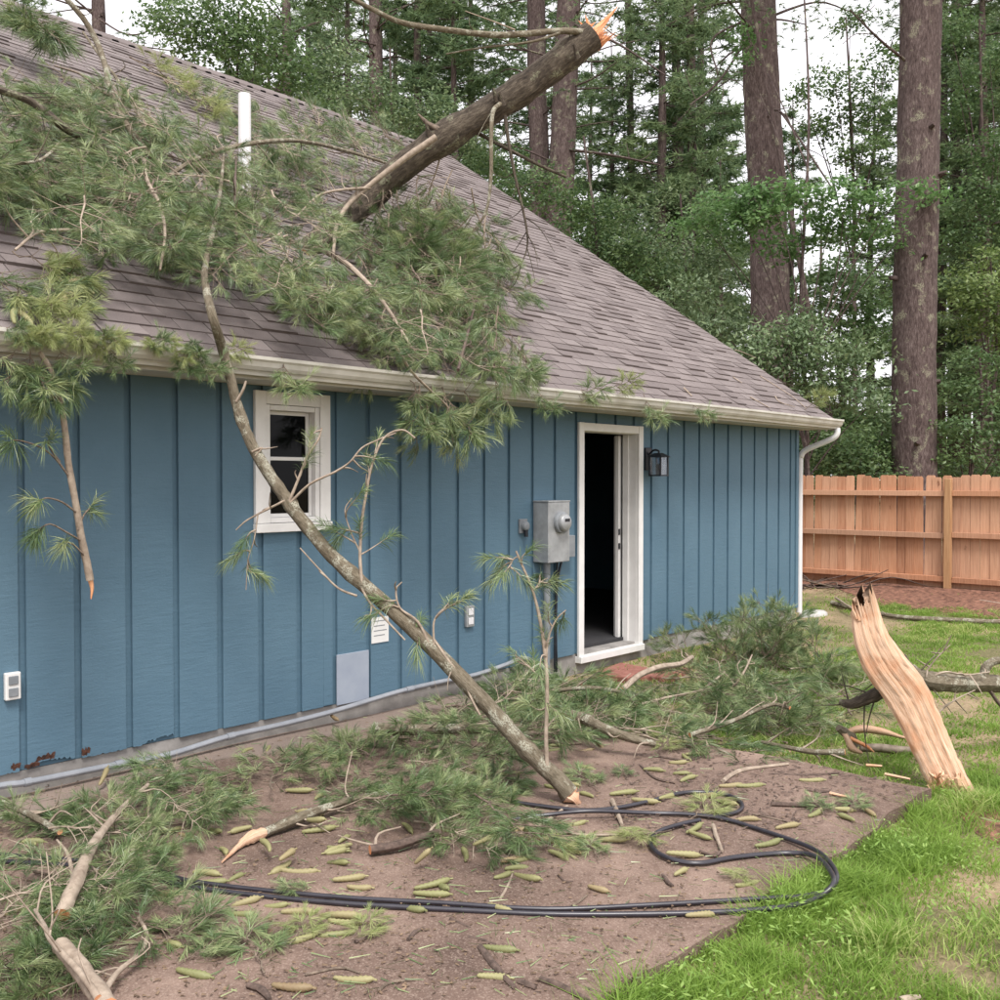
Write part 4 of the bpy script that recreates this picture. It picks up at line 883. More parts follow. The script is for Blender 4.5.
# ================================================================== GROUND BOUGHS
gz_ = lambda p: 0.0 if (p[0] < SX1 and p[1] > SY0) else float(lawn_z(p[0], p[1]))
def ground_heap(poly, sp, seed, label, group, vars_, scl, lift=.16, heading=None, young=.0):
    rs = np.random.RandomState(seed)
    for (px, py) in scatter_px(poly, sp, seed):
        a = G(px, py, 0); a[2] = gz_(a) + .03 + lift * rs.rand() ** 1.6
        th = rs.rand() * 2 * math.pi if heading is None else heading + rs.randn() * .7
        d = nrm(np.array([math.cos(th), math.sin(th), rs.uniform(-.06, .14)])); sc = rs.uniform(*scl)
        lb = label(px, py) if callable(label) else label
        put_bough(int(rs.choice(vars_)), a - d * .4 * sc, d, nrm(np.array([0, 0, 1]) + rs.randn(3) * .18), sc, lb, lb.replace('pine bough', 'boughs') if callable(label) else group, young=rs.rand() < young)
def DOORLB(px, py):
    if py < 700: return 'pine bough in the tangle close to the wall ' + ('left of the doorway' if px < 575 else 'below the doorway and pavers' if px < 690 else 'around the upright bushy bough')
    return 'pine bough in the tangle ' + ('behind the leaning limb and straight log' if px < 560 else 'over the mossy snapped branch' if px < 660 else 'along the back edge of the patio' if px < 770 else 'left of the split trunk')
ground_heap([(-10, 815), (60, 806), (110, 797), (180, 790), (250, 782), (330, 768), (360, 760), (340, 800), (250, 808), (215, 830), (150, 840), (60, 825), (0, 838)], 34, 21, 'pine bough in the heap on the patio along the grey conduit', 'boughs along the conduit', [0, 2, 3, 4, 5, 8], (.36, .58), .10)
ground_heap([(340, 760), (385, 742), (440, 745), (480, 775), (505, 825), (505, 845), (460, 845), (400, 838), (365, 835), (345, 805)], 30, 22, 'dense pine bough in the heap left of the leaning limb foot', 'boughs left of the limb foot', [0, 2, 3, 5, 4], (.38, .58), .20, heading=-.9)
ground_heap([(-10, 885), (40, 872), (100, 845), (150, 830), (165, 850), (140, 880), (125, 905), (110, 950), (60, 990), (-10, 1000)], 35, 23, 'pine bough in the heap at the bottom left corner', 'boughs at the bottom left corner', [0, 2, 3, 4, 5], (.38, .58), .12)
ground_heap([(430, 735), (475, 712), (510, 690), (540, 690), (600, 700), (660, 690), (700, 672), (725, 655), (790, 650), (850, 690), (850, 725), (770, 740), (700, 742), (640, 748), (560, 745), (520, 762), (450, 750)], 26, 24, DOORLB, None, [0, 1, 2, 3, 4, 6, 10], (.48, .75), .10)
ground_heap([(560, 695), (600, 705), (640, 700), (690, 690), (720, 700), (800, 690), (820, 730), (700, 740), (600, 730), (540, 700)], 38, 25, DOORLB, None, [0, 1, 3, 4], (.5, .75), .16)
# upright bushy bough by the wall
bs = G(750, 668, -.05)
for k in range(9):
    th = k * 2.4; d = nrm(np.array([.55 * math.cos(th), .55 * math.sin(th), 1.0])); put_bough([0, 3, 5, 2][k % 4], bs + [.12 * math.cos(th), .12 * math.sin(th), -.05], d, nrm(RS.randn(3)), .52 + .14 * RS.rand(), 'upright bushy pine bough against the wall right of the door', 'upright boughs right of the door')
for k, (px, py) in enumerate([(770, 672), (790, 668), (812, 680), (730, 665), (700, 668), (760, 690), (785, 690), (830, 690)]):
    th = k * 1.9; d = nrm(np.array([math.cos(th), math.sin(th), .45])); put_bough([3, 5, 2, 0][k % 4], G(px, py, -.05), d, nrm(RS.randn(3) + [0, 0, 1]), .55, 'low bushy pine bough around the upright one by the wall', 'low boughs by the wall')
# loose sprigs on the patio
for k, (px, py, ang, v_, sc, y_) in enumerate([(60, 985, 2.2, 9, .6, 0), (265, 972, 1.2, 9, .62, 0), (290, 945, .6, 9, .4, 1), (345, 945, .4, 9, .4, 1), (318, 893, 2.0, 9, .32, 0), (500, 800, .5, 9, .3, 0), (600, 790, 1.1, 9, .6, 0), (690, 820, .2, 9, .6, 1), (670, 830, 2.9, 9, .5, 1), (600, 860, .9, 9, .38, 0), (640, 740, .4, 9, .5, 1), (655, 752, .2, 9, .45, 1), (628, 778, .9, 9, .3, 0), (765, 875, 2.4, 9, .3, 1), (825, 815, .7, 9, .4, 0), (848, 812, .2, 9, .4, 0), (150, 955, .6, 8, .55, 0), (180, 962, .2, 9, .4, 0), (495, 868, .4, 8, .5, 0), (520, 850, -.4, 8, .5, 1), (10, 845, .4, 9, .7, 0)]):
    p = G(px, py, .02); put_bough(v_, p, (math.cos(ang), math.sin(ang), .03), (0, 0, 1), sc, 'small loose pine sprig lying alone on the bare patio', 'loose sprigs on the patio', young=bool(y_), name='pine_sprig').scale[2] *= .4

# ================================================================== BRANCHES ON THE GROUND
def gbranch(pts, r, label, mat='bark_limb', twigs=3, seed=0, tl=.22, broken=True, name='fallen_branch', tufts=0, cat='branch'):
    P0 = PL(*pts); loc = P0[0].copy(); loc[2] = gz_(loc); t_ = thing(name, label, cat, loc)
    P = smooth(P0, 5); rs = np.random.RandomState(seed + 50)
    rel(Geo().tube(P, r, 10, jit=.05, capm=1), loc).obj('stem', [MAT[mat], MAT['splinter']], t_)
    sh = []
    for i in range(twigs):
        k = rs.randint(1, len(P) - 1); d = nrm(nrm(P[k] - P[k - 1]) * .7 + rs.randn(3) * [.7, .7, .3] + [0, 0, .15]); l = tl * rs.uniform(.5, 1.2)
        Q = np.array([P[k], P[k] + d * l * .5 + rs.randn(3) * .02, P[k] + d * l + rs.randn(3) * .05]); Q[:, 2] = np.maximum(Q[:, 2], gz_(Q[1]) + .006)
        rr_ = (r if np.isscalar(r) else r[-1]); rel(Geo().tube(smooth(Q, 3), [min(.009, rr_ * .6), .002], 5, cap=False), loc).obj('twig', MAT['bark_pale'], t_)
        if i < tufts: sh.append((Q[-1], Q[-1] + nrm(Q[-1] - Q[-2]) * .07))
    if sh: rel(needle_geo(Geo(), sh, 50, length=.09), loc).obj('needles', MAT['needle'], t_, False)
    return t_
gbranch([(108, 1008, 'g', .10), (92, 985, 'g', .12), (75, 962, 'g', .14), (60, 945, 'g', .16)], [.032, .028], 'thick pale branch end at the bottom left corner', 'bark_pale', 0, 1)
gbranch([(98, 998, 'g', .13), (80, 972, 'g', .17), (52, 942, 'g', .18), (44, 925, 'g', .17), (35, 910, 'g', .13)], [.012, .006], 'thin forked twig along the thick branch end at bottom left', 'bark_pale', 5, 2)
gbranch([(100, 998, 'g', .06), (118, 972, 'g', .05), (138, 955, 'g', .05), (147, 935, 'g', .06), (138, 917, 'g', .05)], [.011, .006], 'bent pale twig beside the bottom left branch end', 'bark_pale', 3, 3)
gbranch([(62, 915, 'g', .10), (75, 885, 'g', .15), (90, 850, 'g', .18), (105, 828, 'g', .18), (125, 805, 'g', .17), (148, 785, 'g', .15)], [.030, .026, .015, .010], 'pale stripped branch pointing up from the bottom left heap', 'bark_pale', 5, 4)
gbranch([(74, 882, 'g', .09), (68, 855, 'g', .12), (57, 840, 'g', .14)], [.010, .005], 'short side twig on the pale stripped branch', 'bark_pale', 1, 5)
gbranch([(262, 834, 'g', .025), (290, 822, 'g', .04), (315, 812, 'g', .05), (350, 800, 'g', .06), (378, 794, 'g', .07)], [.022, .028, .020, .012], 'branch with torn pointed yellow end on the patio', 'bark_limb', 5, 6)
P = PL((264, 833, 'g', .03), (250, 838, 'g', .03), (240, 845, 'g', .02), (222, 862, 'g', .012)); loc = P[0]
o = rel(Geo().tube(smooth(P, 4), [.024, .030, .014, .004], 8, jit=.12), loc).obj('torn_splinter', MAT['split']); o.location = loc; tag(o, 'torn yellow splinter at the pointed end of the patio branch', 'splinter')
gbranch([(374, 728, 'g', .14), (410, 730, 'g', .15), (450, 729, 'g', .15), (495, 729, 'g', .14), (530, 727, 'g', .12)], [.036, .034, .030, .026], 'straight pale log lying behind the leaning limb', 'bark_limb', 3, 7)
gbranch([(562, 713, 'g', .20), (585, 719, 'g', .19), (605, 729, 'g', .16), (630, 738, 'g', .12), (655, 744, 'g', .08)], [.034, .036, .028, .02], 'mossy snapped branch right of the leaning limb', 'bark_limb', 4, 8)
gbranch([(622, 690, 'g', .18), (640, 675, 'g', .24), (660, 667, 'g', .26), (680, 664, 'g', .24), (692, 657, 'g', .22)], [.022, .024, .018], 'curved peeled branch in front of the red pavers', 'bark_pale', 2, 9)
gbranch([(525, 704, 'g', .12), (550, 692, 'g', .16), (590, 688, 'g', .2), (620, 692, 'g', .18), (635, 700, 'g', .12)], [.012, .016, .012], 'thin arched branch left of the peeled branch', 'bark_limb', 6, 10)
gbranch([(480, 688, 'g', .03), (510, 697, 'g', .05), (540, 703, 'g', .03)], [.010, .012], 'dark thin stick at the foot of the wall behind the limb', 'stick', 1, 11)
gbranch([(370, 850, 'g', .03), (395, 846, 'g', .03), (420, 838, 'g', .04), (440, 832, 'g', .05)], [.022, .018], 'dark broken branch under the dense bough heap', 'stick', 3, 12)
gbranch([(690, 735, 'g', .10), (730, 722, 'g', .14), (770, 705, 'g', .18), (790, 708, 'g', .18)], [.016, .012], 'knotty branch half buried in the wide tangle of boughs', 'bark_limb', 6, 13)
gbranch([(725, 690, 'g', .06), (735, 685, 'g', .14), (745, 670, 'g', .25), (752, 655, 'g', .3)], [.012, .006], 'pale twig standing up from the tangle below the upright bough', 'bark_pale', 4, 14)
gbranch([(640, 705, 'g', .06), (665, 698, 'g', .1), (700, 690, 'g', .12), (725, 672, 'g', .15)], [.012, .008], 'slim pale branch crossing the tangle', 'bark_pale', 5, 15, tufts=3)
gbranch([(500, 755, 'g', .03), (455, 745, 'g', .05), (430, 748, 'g', .06)], [.012, .009], 'thin pale stick beside the straight log', 'bark_pale', 3, 16)
gbranch([(0, 802, 'g', .05), (30, 815, 'g', .07), (60, 832, 'g', .06)], [.018, .014], 'lichen spotted branch stub at the left edge of the photo', 'bark_limb', 3, 17)
gbranch([(832, 603, 'g', -.02), (860, 610, 'g', -.03), (900, 617, 'g', -.03), (950, 620, 'g', -.03), (1000, 622, 'g', -.03), (1050, 622, 'g', -.03)], [.035, .03, .034, .03], 'long lichened branch lying across the far lawn', 'bark_limb', 3, 18)
gbranch([(836, 598, 'g', .03), (848, 606, 'g', .05), (860, 613, 'g', .02)], [.018, .012], 'short pale stick crossing the long branch on the lawn', 'bark_pale', 0, 19)
gbranch([(980, 601, 'g', -.02), (1000, 604, 'g', -.02), (1030, 607, 'g', -.02)], [.022, .02], 'pale peeled stick near the fence at the right edge', 'bark_pale', 0, 20)
gbranch([(762, 742, 'g', .0), (790, 748, 'g', .02), (815, 752, 'g', .03), (845, 752, 'g', .05)], [.012, .016, .02], 'thin split branch along the back edge of the patio', 'bark_limb', 4, 21)
# torn orange stub with two peeled strips behind the split trunk
sc_ = G(853, 753, -.02); t_ = thing('torn_stub', 'torn orange branch stub with peeled strips left of the split trunk', 'stub', sc_)
SD = depth(sc_)
def strip(pts, ws, name, mat):
    P = smooth(np.array([AT(x, y, SD + dd) for x, y, dd in pts]), 5); w_ = np.interp(np.linspace(0, 1, len(P)), np.linspace(0, 1, len(ws)), ws); T_ = nrm(np.gradient(P, axis=0)); nn = nrm(np.cross(T_, FWD)); bb = np.cross(T_, nn)
    ring = [P + nn * w_[:, None], P + bb * .35 * w_[:, None], P - nn * w_[:, None], P - bb * .35 * w_[:, None]]; V = np.stack(ring, 1).reshape(-1, 3)
    L_ = np.linspace(0, .5, len(P)); uv = np.stack([np.tile([0, .05, .1, .05], len(P)), np.repeat(L_, 4)], 1)
    q_ = [(i * 4 + j, i * 4 + (j + 1) % 4, (i + 1) * 4 + (j + 1) % 4, (i + 1) * 4 + j) for i in range(len(P) - 1) for j in range(4)]
    rel(Geo().add(V, q=q_, uv=uv), sc_).obj(name, MAT[mat], t_)
strip([(845, 733, 0), (860, 729, .0), (880, 731, .05), (905, 738, .12)], [.016, .026, .024, .008], 'peeled_strip', 'split')
strip([(860, 748, 0), (880, 748, .05), (905, 751, .1), (915, 749, .14)], [.025, .028, .03, .02], 'peeled_strip', 'bark_pale')
strip([(840, 727, 0), (847, 738, -.02), (852, 748, -.03), (862, 753, -.02)], [.008, .02, .024, .008], 'torn_face', 'split')
strip([(850, 738, -.02), (866, 746, -.02), (874, 752, -.02)], [.012, .012, .004], 'torn_face', 'splinter')
rel(Geo().tube(np.array([AT(838, 728, SD), AT(850, 736, SD + .02), AT(858, 746, SD + .02)]), [.022, .034, .02], 9, jit=.2), sc_).obj('bark', MAT['bark_limb'], t_)

# ================================================================== SPLIT TRUNK
cl = [(865, 613, 12.5), (872, 640, 16.5), (886, 666, 20), (906, 693, 20.5), (919, 719, 19), (931, 746, 18), (941, 767, 18), (952, 791, 19)]
SB0 = G(945, 794, -.08); dB = depth(SB0); ND = len(cl); rings = []; uvs = []
loc = np.array([SB0[0], SB0[1], -.08]); stt = thing('split_trunk', 'half of a split trunk with fresh orange wood stuck upright at the patio corner', 'trunk', loc)
ctr = smooth(np.array([(x, y, w_) for x, y, w_ in cl], float), 5); nrw = len(ctr); KF, KB = 22, 12
ridge = np.cumsum(RS.randn(KF + 1) * .0035); ridge -= np.linspace(ridge[0], ridge[-1], KF + 1)
RD = RS.randn(KF + 1)
for i, (x, y, hw) in enumerate(ctr):
    s = i / (nrw - 1); dd = dB + .28 * (1 - s); a = AT(x, y, dd); j = min(i + 1, nrw - 1); k0 = max(i - 1, 0)
    tan = nrm(AT(ctr[j][0], ctr[j][1], dd) - AT(ctr[k0][0], ctr[k0][1], dd)); wv = nrm(np.cross(tan, FWD)); wv = wv if np.dot(wv, RIGHT) > 0 else -wv; nv = nrm(np.cross(wv, tan)); nv = nv if np.dot(nv, FWD) < 0 else -nv
    ca, sa = math.cos(.42), math.sin(.42); wv, nv = wv * ca + nv * sa, nv * ca - wv * sa
    hwm = hw * 1.06 * dd / 1000; row = []; uu = []
    for f in range(KF + 1):
        e = -1 + 2 * f / KF; bow = .25 * hwm * (1 - e * e); dz = ridge[f] + .004 * RD[f] * (1 + .4 * math.sin(s * 3 + f)) + .0025 * RS.randn() + bow
        jag = 0
        if i == 0: jag = -.16 * abs(math.sin(f * 1.7)) * RS.rand() - (.02 if f < KF * .5 else .05)
        if i == nrw - 1: jag = .09 * RS.rand()
        row.append(a + wv * hwm * e * (1 + .02 * RS.randn() * (f in (0, KF))) + nv * dz + tan * jag); uu.append((e * hwm * 1.0, s * 1.05))
    for f in range(1, KB):
        th = math.pi * f / KB; row.append(a + wv * hwm * math.cos(th) - nv * hwm * 1.0 * math.sin(th) * (1 + .05 * RS.randn())); uu.append((th * hwm, s * 1.05))
    rings.append(row); uvs.append(uu)
K = KF + KB; V = np.array(rings).reshape(-1, 3); uvs = np.array(uvs).reshape(-1, 2)
q_ = []; mm = []
for i in range(nrw - 1):
    for j in range(K): q_.append((i * K + j, i * K + (j + 1) % K, (i + 1) * K + (j + 1) % K, (i + 1) * K + j)); mm.append(0 if j < KF else 1)
fr = [q for q, m_ in zip(q_, mm) if m_ == 0]; bk = [q for q, m_ in zip(q_, mm) if m_ == 1]
for i in (0, nrw - 1):
    r_ = [i * K + j for j in range(K)]
    for j in range(KF // 2): fr.append((r_[j], r_[j + 1], r_[KF - j - 1], r_[KF - j])) if j < KF // 2 - 1 else None
    for j in range(0, KB - 1): fr.append((r_[KF // 2], r_[KF + j], r_[(KF + j + 1) % K], r_[KF // 2]))
rel(Geo().add(V, q=[f for f in fr if len(set(f)) == 4], t=[(f[0], f[1], f[2]) for f in fr if len(set(f)) == 3], uv=uvs), loc).obj('split_face', MAT['split'], stt)
rel(Geo().add(V, q=bk, uv=uvs), loc).obj('bark', MAT['bark_top'], stt)
g = Geo()
g2 = Geo()
for i in range(54):       # splinters at both ends
    if i < 12: p = AT(856 + 18 * RS.rand(), 616 + 4 * RS.randn(), dB + .27); d = nrm(UP + RIGHT * (-.25 + .2 * RS.randn()) + FWD * .2 * RS.randn()); l = .04 + .05 * RS.rand()
    else: p = AT(928 + 36 * RS.rand(), 772 + 14 * RS.rand(), dB - .07 + .06 * RS.rand()); d = nrm(-UP + RIGHT * (-.3 + .9 * RS.rand()) + FWD * .5 * RS.randn()); l = .08 + .12 * RS.rand()
    w_ = .008 + .014 * RS.rand(); s1 = nrm(np.cross(d, RS.randn(3))) * w_; s2 = np.cross(d, s1) * .6; (g if i < 12 else g2).add([p - s1, p + s1, p + s2, p + d * l], t=[(0, 1, 3), (1, 2, 3), (2, 0, 3), (0, 2, 1)])
rel(g, loc).obj('top_splinters', MAT['split'], stt, False); rel(g2, loc).obj('foot_splinters', MAT['split'], stt, False)
def sl(pts, r, nm, mat='bark_limb', tw=0, seed=0, tl=.3): limb([(x, y, 'd', dB + dd) for x, y, dd in pts], r, mat, stt, loc, tw, nm, tl, seed)
sl([(905, 668, .28), (918, 678, .30), (940, 682, .35), (970, 683, .45), (1000, 684, .6), (1060, 690, .9), (1120, 705, 1.2), (1180, 728, 1.5), (1230, 752, 1.7)], [.05, .058, .06, .055, .045, .03, .012], 'limb', 'bark_limb', 10, 60, .35)
sl([(985, 684, .5), (985, 670, .5), (992, 662, .5), (1004, 660, .5)], [.03, .028, .02], 'limb_stub', 'bark_limb', 0, 61)
sl([(988, 688, .5), (1000, 705, .5), (1015, 720, .5)], [.012, .01], 'limb_twig', 'stick', 0, 62)
sl([(908, 662, .28), (895, 668, .32), (882, 690, .35), (868, 698, .4), (852, 704, .45), (840, 702, .5)], [.05, .04, .042, .035, .02], 'rear_limb', 'bark_top', 8, 63, .35)
sl([(925, 680, .3), (945, 672, .3), (965, 675, .35), (990, 672, .4)], [.008, .004], 'limb_twig', 'bark_pale', 3, 64, .15)
sl([(922, 678, .3), (935, 660, .28), (950, 645, .28)], [.006, .003], 'limb_twig', 'bark_pale', 4, 65, .12)
sl([(935, 715, .25), (955, 700, .3), (975, 690, .35)], [.006, .003], 'limb_twig', 'bark_pale', 4, 66, .12)
# loose wood chips by the split trunk
for (x0, y0, x1, y1, lb) in [(885, 774, 910, 779, 'pale wood chip on the patio left of the split trunk'), (866, 765, 882, 766, 'stub of fresh wood beside the torn stub'), (830, 793, 848, 797, 'thin pale splinter on the patio near the dark stick')]:
    P = np.array([G(x0, y0, .012), G(x1, y1, .012)]); o = rel(Geo().tube(smooth(P, 3), [.010, .007], 5), P[0]).obj('wood_chip', MAT['split']); o.location = P[0]; tag(o, lb, 'wood chip')

# ================================================================== HOSES
def hose(pts, label, z=.012, r=.0112):
    P = smooth(np.array([G(x, y, z + dz) for x, y, dz in [(p + (0,))[:3] for p in pts]]), 6); loc = P[0]
    o = rel(Geo().tube(P, r, 10), loc).obj('black_hose', MAT['hose']); o.location = loc; tag(o, label, 'hose')
hose([(488, 797), (527, 804), (580, 810), (615, 808), (650, 801), (671, 795), (695, 792), (727, 795), (742, 804), (737, 812), (715, 816)], 'black hose with small upper loop right of the limb foot', r=.0105)
hose([(506, 820), (545, 815, .01), (590, 811, .03), (650, 813, .0), (685, 814), (720, 818), (755, 828), (807, 846, .01), (828, 860, .03), (837, 877, .03), (828, 890), (804, 896), (772, 898), (650, 905), (545, 909), (440, 903), (350, 898), (260, 890), (185, 880), (150, 868), (100, 862), (33, 857), (-40, 852)], 'long black hose with the outer loop reaching into the grass', r=.0105)
hose([(700, 820), (678, 825), (658, 832), (650, 842), (658, 853), (678, 861), (702, 863), (737, 857), (790, 853), (818, 858, .025), (834, 880, .04), (820, 896), (795, 905), (765, 909), (720, 912), (650, 914), (545, 914), (440, 909), (350, 904), (260, 896), (185, 886), (150, 876), (100, 868), (33, 863), (-40, 860)], 'black hose with the inner oval loop on the patio')

# ================================================================== CONES
def cone_mesh(seed, L=.125):
    rs = np.random.RandomState(seed); g = Geo(); nr, sd_ = 17, 10; V = []; bend = rs.uniform(.002, .011) * rs.choice([-1, 1])
    for i in range(nr):
        s = i / (nr - 1); rad = .0138 * (math.sin(min(1, s * 3.2 + .30) * math.pi / 2) * (1 - .38 * max(0, s - .3) / .7)) * (.6 if i == nr - 1 else .9 if i == nr - 2 else 1)
        rad *= 1.0 + (.10 if i % 2 else -.10)
        for j in range(sd_):
            a = 2 * math.pi * (j + .5 * (i % 2)) / sd_; V.append((L * (s - .5), bend * (4 * s * (1 - s)) + rad * math.cos(a), .012 + rad * math.sin(a)))
    q_ = [(i * sd_ + j, i * sd_ + (j + 1) % sd_, (i + 1) * sd_ + (j + 1) % sd_, (i + 1) * sd_ + j) for i in range(nr - 1) for j in range(sd_)]
    g.add(V, q=q_); k = len(V)
    g.add([(-L * .5 - .004, 0, .012)] + V[:sd_], t=[(0, (j + 1) % sd_ + 1, j + 1) for j in range(sd_)]); g.add([(L * .5 + .004, 0, .012)] + V[-sd_:], t=[(0, j + 1, (j + 1) % sd_ + 1) for j in range(sd_)])
    g.tube(np.array([(-L * .5, 0, .012), (-L * .5 - .014, .004, .012)]), .004, 6); return g.mesh('pine_cone', [MAT['cone']])
CM = [cone_mesh(i, .10 + .012 * i) for i in range(5)]
def cone(p, ang, label, group, tilt=0.0, roll=0.0, sc=1.0):
    o = bpy.data.objects.new('pine_cone', CM[RS.randint(5)]); COL.objects.link(o); o.location = p; o.rotation_euler = (roll, tilt, ang); o.scale = (sc,) * 3
    tag(o, label, 'pine cone', group); return o
c7 = [(90, 550), (300, 390), (430, 335), (705, 290), (955, 218), (770, 285), (570, 450), (500, 520), (530, 540), (620, 520), (690, 520), (760, 597), (825, 625), (905, 520), (965, 575), (965, 615), (590, 645), (610, 670), (680, 655), (790, 735), (850, 758), (970, 770), (330, 822), (490, 848), (550, 935), (155, 975), (870, 830), (835, 970), (385, 580), (400, 640), (640, 580), (470, 575)]
c8 = [(110, 575), (105, 615), (140, 660), (55, 520), (130, 545), (375, 705), (415, 680), (115, 770), (155, 943), (110, 820), (465, 590), (530, 580), (605, 605), (640, 605), (665, 560), (708, 550), (740, 590), (775, 572), (578, 650), (850, 690), (570, 862), (553, 945), (585, 407), (545, 382), (500, 346), (925, 415), (985, 437), (610, 515), (630, 540), (780, 497), (890, 550), (250, 405), (320, 420), (445, 395), (415, 510), (480, 475), (605, 358)]
c9 = [(85, 268), (105, 312), (90, 358), (80, 325), (230, 392), (160, 423), (220, 442), (275, 487), (395, 510), (335, 557), (95, 592), (92, 640), (272, 668), (145, 765), (470, 470), (555, 463), (560, 485), (620, 465), (460, 375), (640, 333), (140, 535), (125, 515), (50, 425), (985, 450)]
pos = [(x / 2.857, 650 + y / 2.857) for x, y in c7] + [(300 + x / 2.857, 650 + y / 2.857) for x, y in c8] + [(650 + x / 2.857, 650 + y / 2.857) for x, y in c9]
pos += [(x, y) for x, y in zip(RS.uniform(0, 540, 26), RS.uniform(780, 930, 26))] + [(x, y) for x, y in zip(RS.uniform(540, 760, 14), RS.uniform(740, 800, 14))]
CG = 'slim green pine cones scattered on the patio'
for (px, py) in pos:
    p = G(px, py, .0); z = .0 if gz_(p) == 0 else gz_(p); heap = RS.rand() < .2 and py < 870 and px < 540
    a = math.atan2(*(-(G(px + 10, py + RS.randn() * 3.5, 0) - p)[1::-1])) if RS.rand() < .75 else RS.rand() * 6.28
    cone((p[0], p[1], z + (.05 if heap else .0)), a, 'slim green pine cone lying among needles on the brown patio', CG, RS.randn() * .08 if not heap else RS.randn() * .3, RS.randn() * .6, .9 + .25 * RS.rand())
for (px, py) in [(62, 284), (68, 286), (75, 288), (80, 289), (88, 290), (72, 299), (56, 304), (62, 306), (30, 193), (20, 212), (14, 318), (24, 320), (145, 70), (170, 84), (178, 92), (190, 98), (192, 90), (205, 100)]:
    p = RF(px, py, .05); o = cone(p, 0, 'green pine cone on the roof shingles among the boughs', 'green pine cones on the roof')
    dn = nrm(-RT + RIGHT * RS.randn() * .5); o.matrix_world = basis(p, dn, RN, 1.1)

# ================================================================== TWIGS, LITTER
tw = [([(723, 781), (733, 774), (748, 769), (788, 764)], .014, 'bark_pale', 'bent pale barked stick on the right of the patio'), ([(772, 774), (805, 775), (839, 773)], .007, 'stick', 'long dark thin twig behind the thick dark stick'), ([(771, 804), (798, 805), (825, 805)], .013, 'stick', 'thick dark straight stick on the right of the patio'),
      ([(480, 947), (496, 968), (515, 988)], .012, 'stick', 'dark diagonal stick at the bottom centre of the patio'), ([(540, 979), (565, 988), (592, 1003)], .011, 'stick', 'dark stick leaving the bottom edge of the photo'), ([(519, 981), (536, 988)], .011, 'stick', 'stubby stick with red end between two dark sticks'),
      ([(408, 940), (415, 932), (424, 928)], .008, 'stick', 'short dark curved twig left of centre'), ([(378, 991), (390, 983), (422, 979)], .006, 'bark_twig', 'curved brown twig at the bottom of the patio'), ([(468, 937), (482, 940), (496, 945)], .006, 'stick', 'thin dark twig above the diagonal stick'),
      ([(450, 919), (460, 923), (470, 928)], .006, 'stick', 'thin dark twig below the hoses'), ([(572, 906), (580, 901), (587, 895)], .006, 'bark_twig', 'small brown twig above the hoses at centre'), ([(713, 825), (717, 838), (722, 851)], .010, 'bark_pale', 'pale peeled stick inside the hose loops'),
      ([(500, 899), (508, 885), (513, 872)], .005, 'bark_pale', 'thin pale twig beside the hoses at centre'), ([(545, 830), (590, 835), (650, 833), (672, 828)], .006, 'bark_pale', 'long straight pale twig crossing to the inner hose loop'), ([(510, 838), (545, 833), (585, 832)], .012, 'bark_twig', 'knotty brown stick in front of the limb foot'),
      ([(530, 830), (548, 820), (567, 806)], .009, 'bark_pale', 'pale twig leaning on the hose at the limb foot'), ([(612, 800), (618, 814), (622, 825)], .012, 'bark_pale', 'short thick stick over the hose right of the limb foot'), ([(558, 875), (566, 882), (573, 881)], .005, 'stick', 'tiny dark twig right of the dense bough heap'),
      ([(530, 884), (536, 879), (540, 876)], .006, 'stick', 'tiny bent twig near the scattered cones'), ([(655, 756), (690, 760), (712, 751)], .007, 'stick', 'thin dark stick behind the upper hose loop'), ([(640, 765), (655, 778), (675, 783)], .007, 'stick', 'crooked dark twig left of the pale barked stick'),
      ([(700, 851), (715, 856), (724, 846)], .007, 'stick', 'curved dark twig inside the inner hose loop'), ([(213, 924), (228, 918), (240, 912)], .005, 'stick', 'thin twig on the patio left of the hoses'), ([(305, 975), (340, 968), (360, 973)], .005, 'bark_twig', 'long thin twig near the bottom sprigs'),
      ([(248, 985), (262, 990), (270, 1000)], .012, 'stick', 'dark lichened stick under the bottom sprig'), ([(355, 942), (370, 935), (380, 925)], .008, 'stick', 'dark twig with a needle tuft at centre left'), ([(805, 790), (820, 792), (830, 791)], .006, 'stick', 'short dark twig above the thick dark stick'),
      ([(752, 814), (780, 820), (800, 824)], .004, 'bark_twig', 'hair thin twig right of the outer hose'), ([(663, 875), (668, 882), (673, 886)], .008, 'stick', 'small dark twig below the inner hose loop'), ([(865, 903), (900, 985), (920, 982)][1:], .012, 'bark_pale', 'pale stick lying in the grass at bottom right')]
for pts, r, mt_, lb in tw:
    P = np.array([G(x, y, r * .9) for x, y in pts]); P[:, 2] += [gz_(p) for p in P]; P = smooth(P, 4); o = rel(Geo().tube(P, [r, r * 1.05, r * .7], 7, jit=.08), P[0]).obj('twig', MAT[mt_]); o.location = P[0]; tag(o, lb, 'twig')
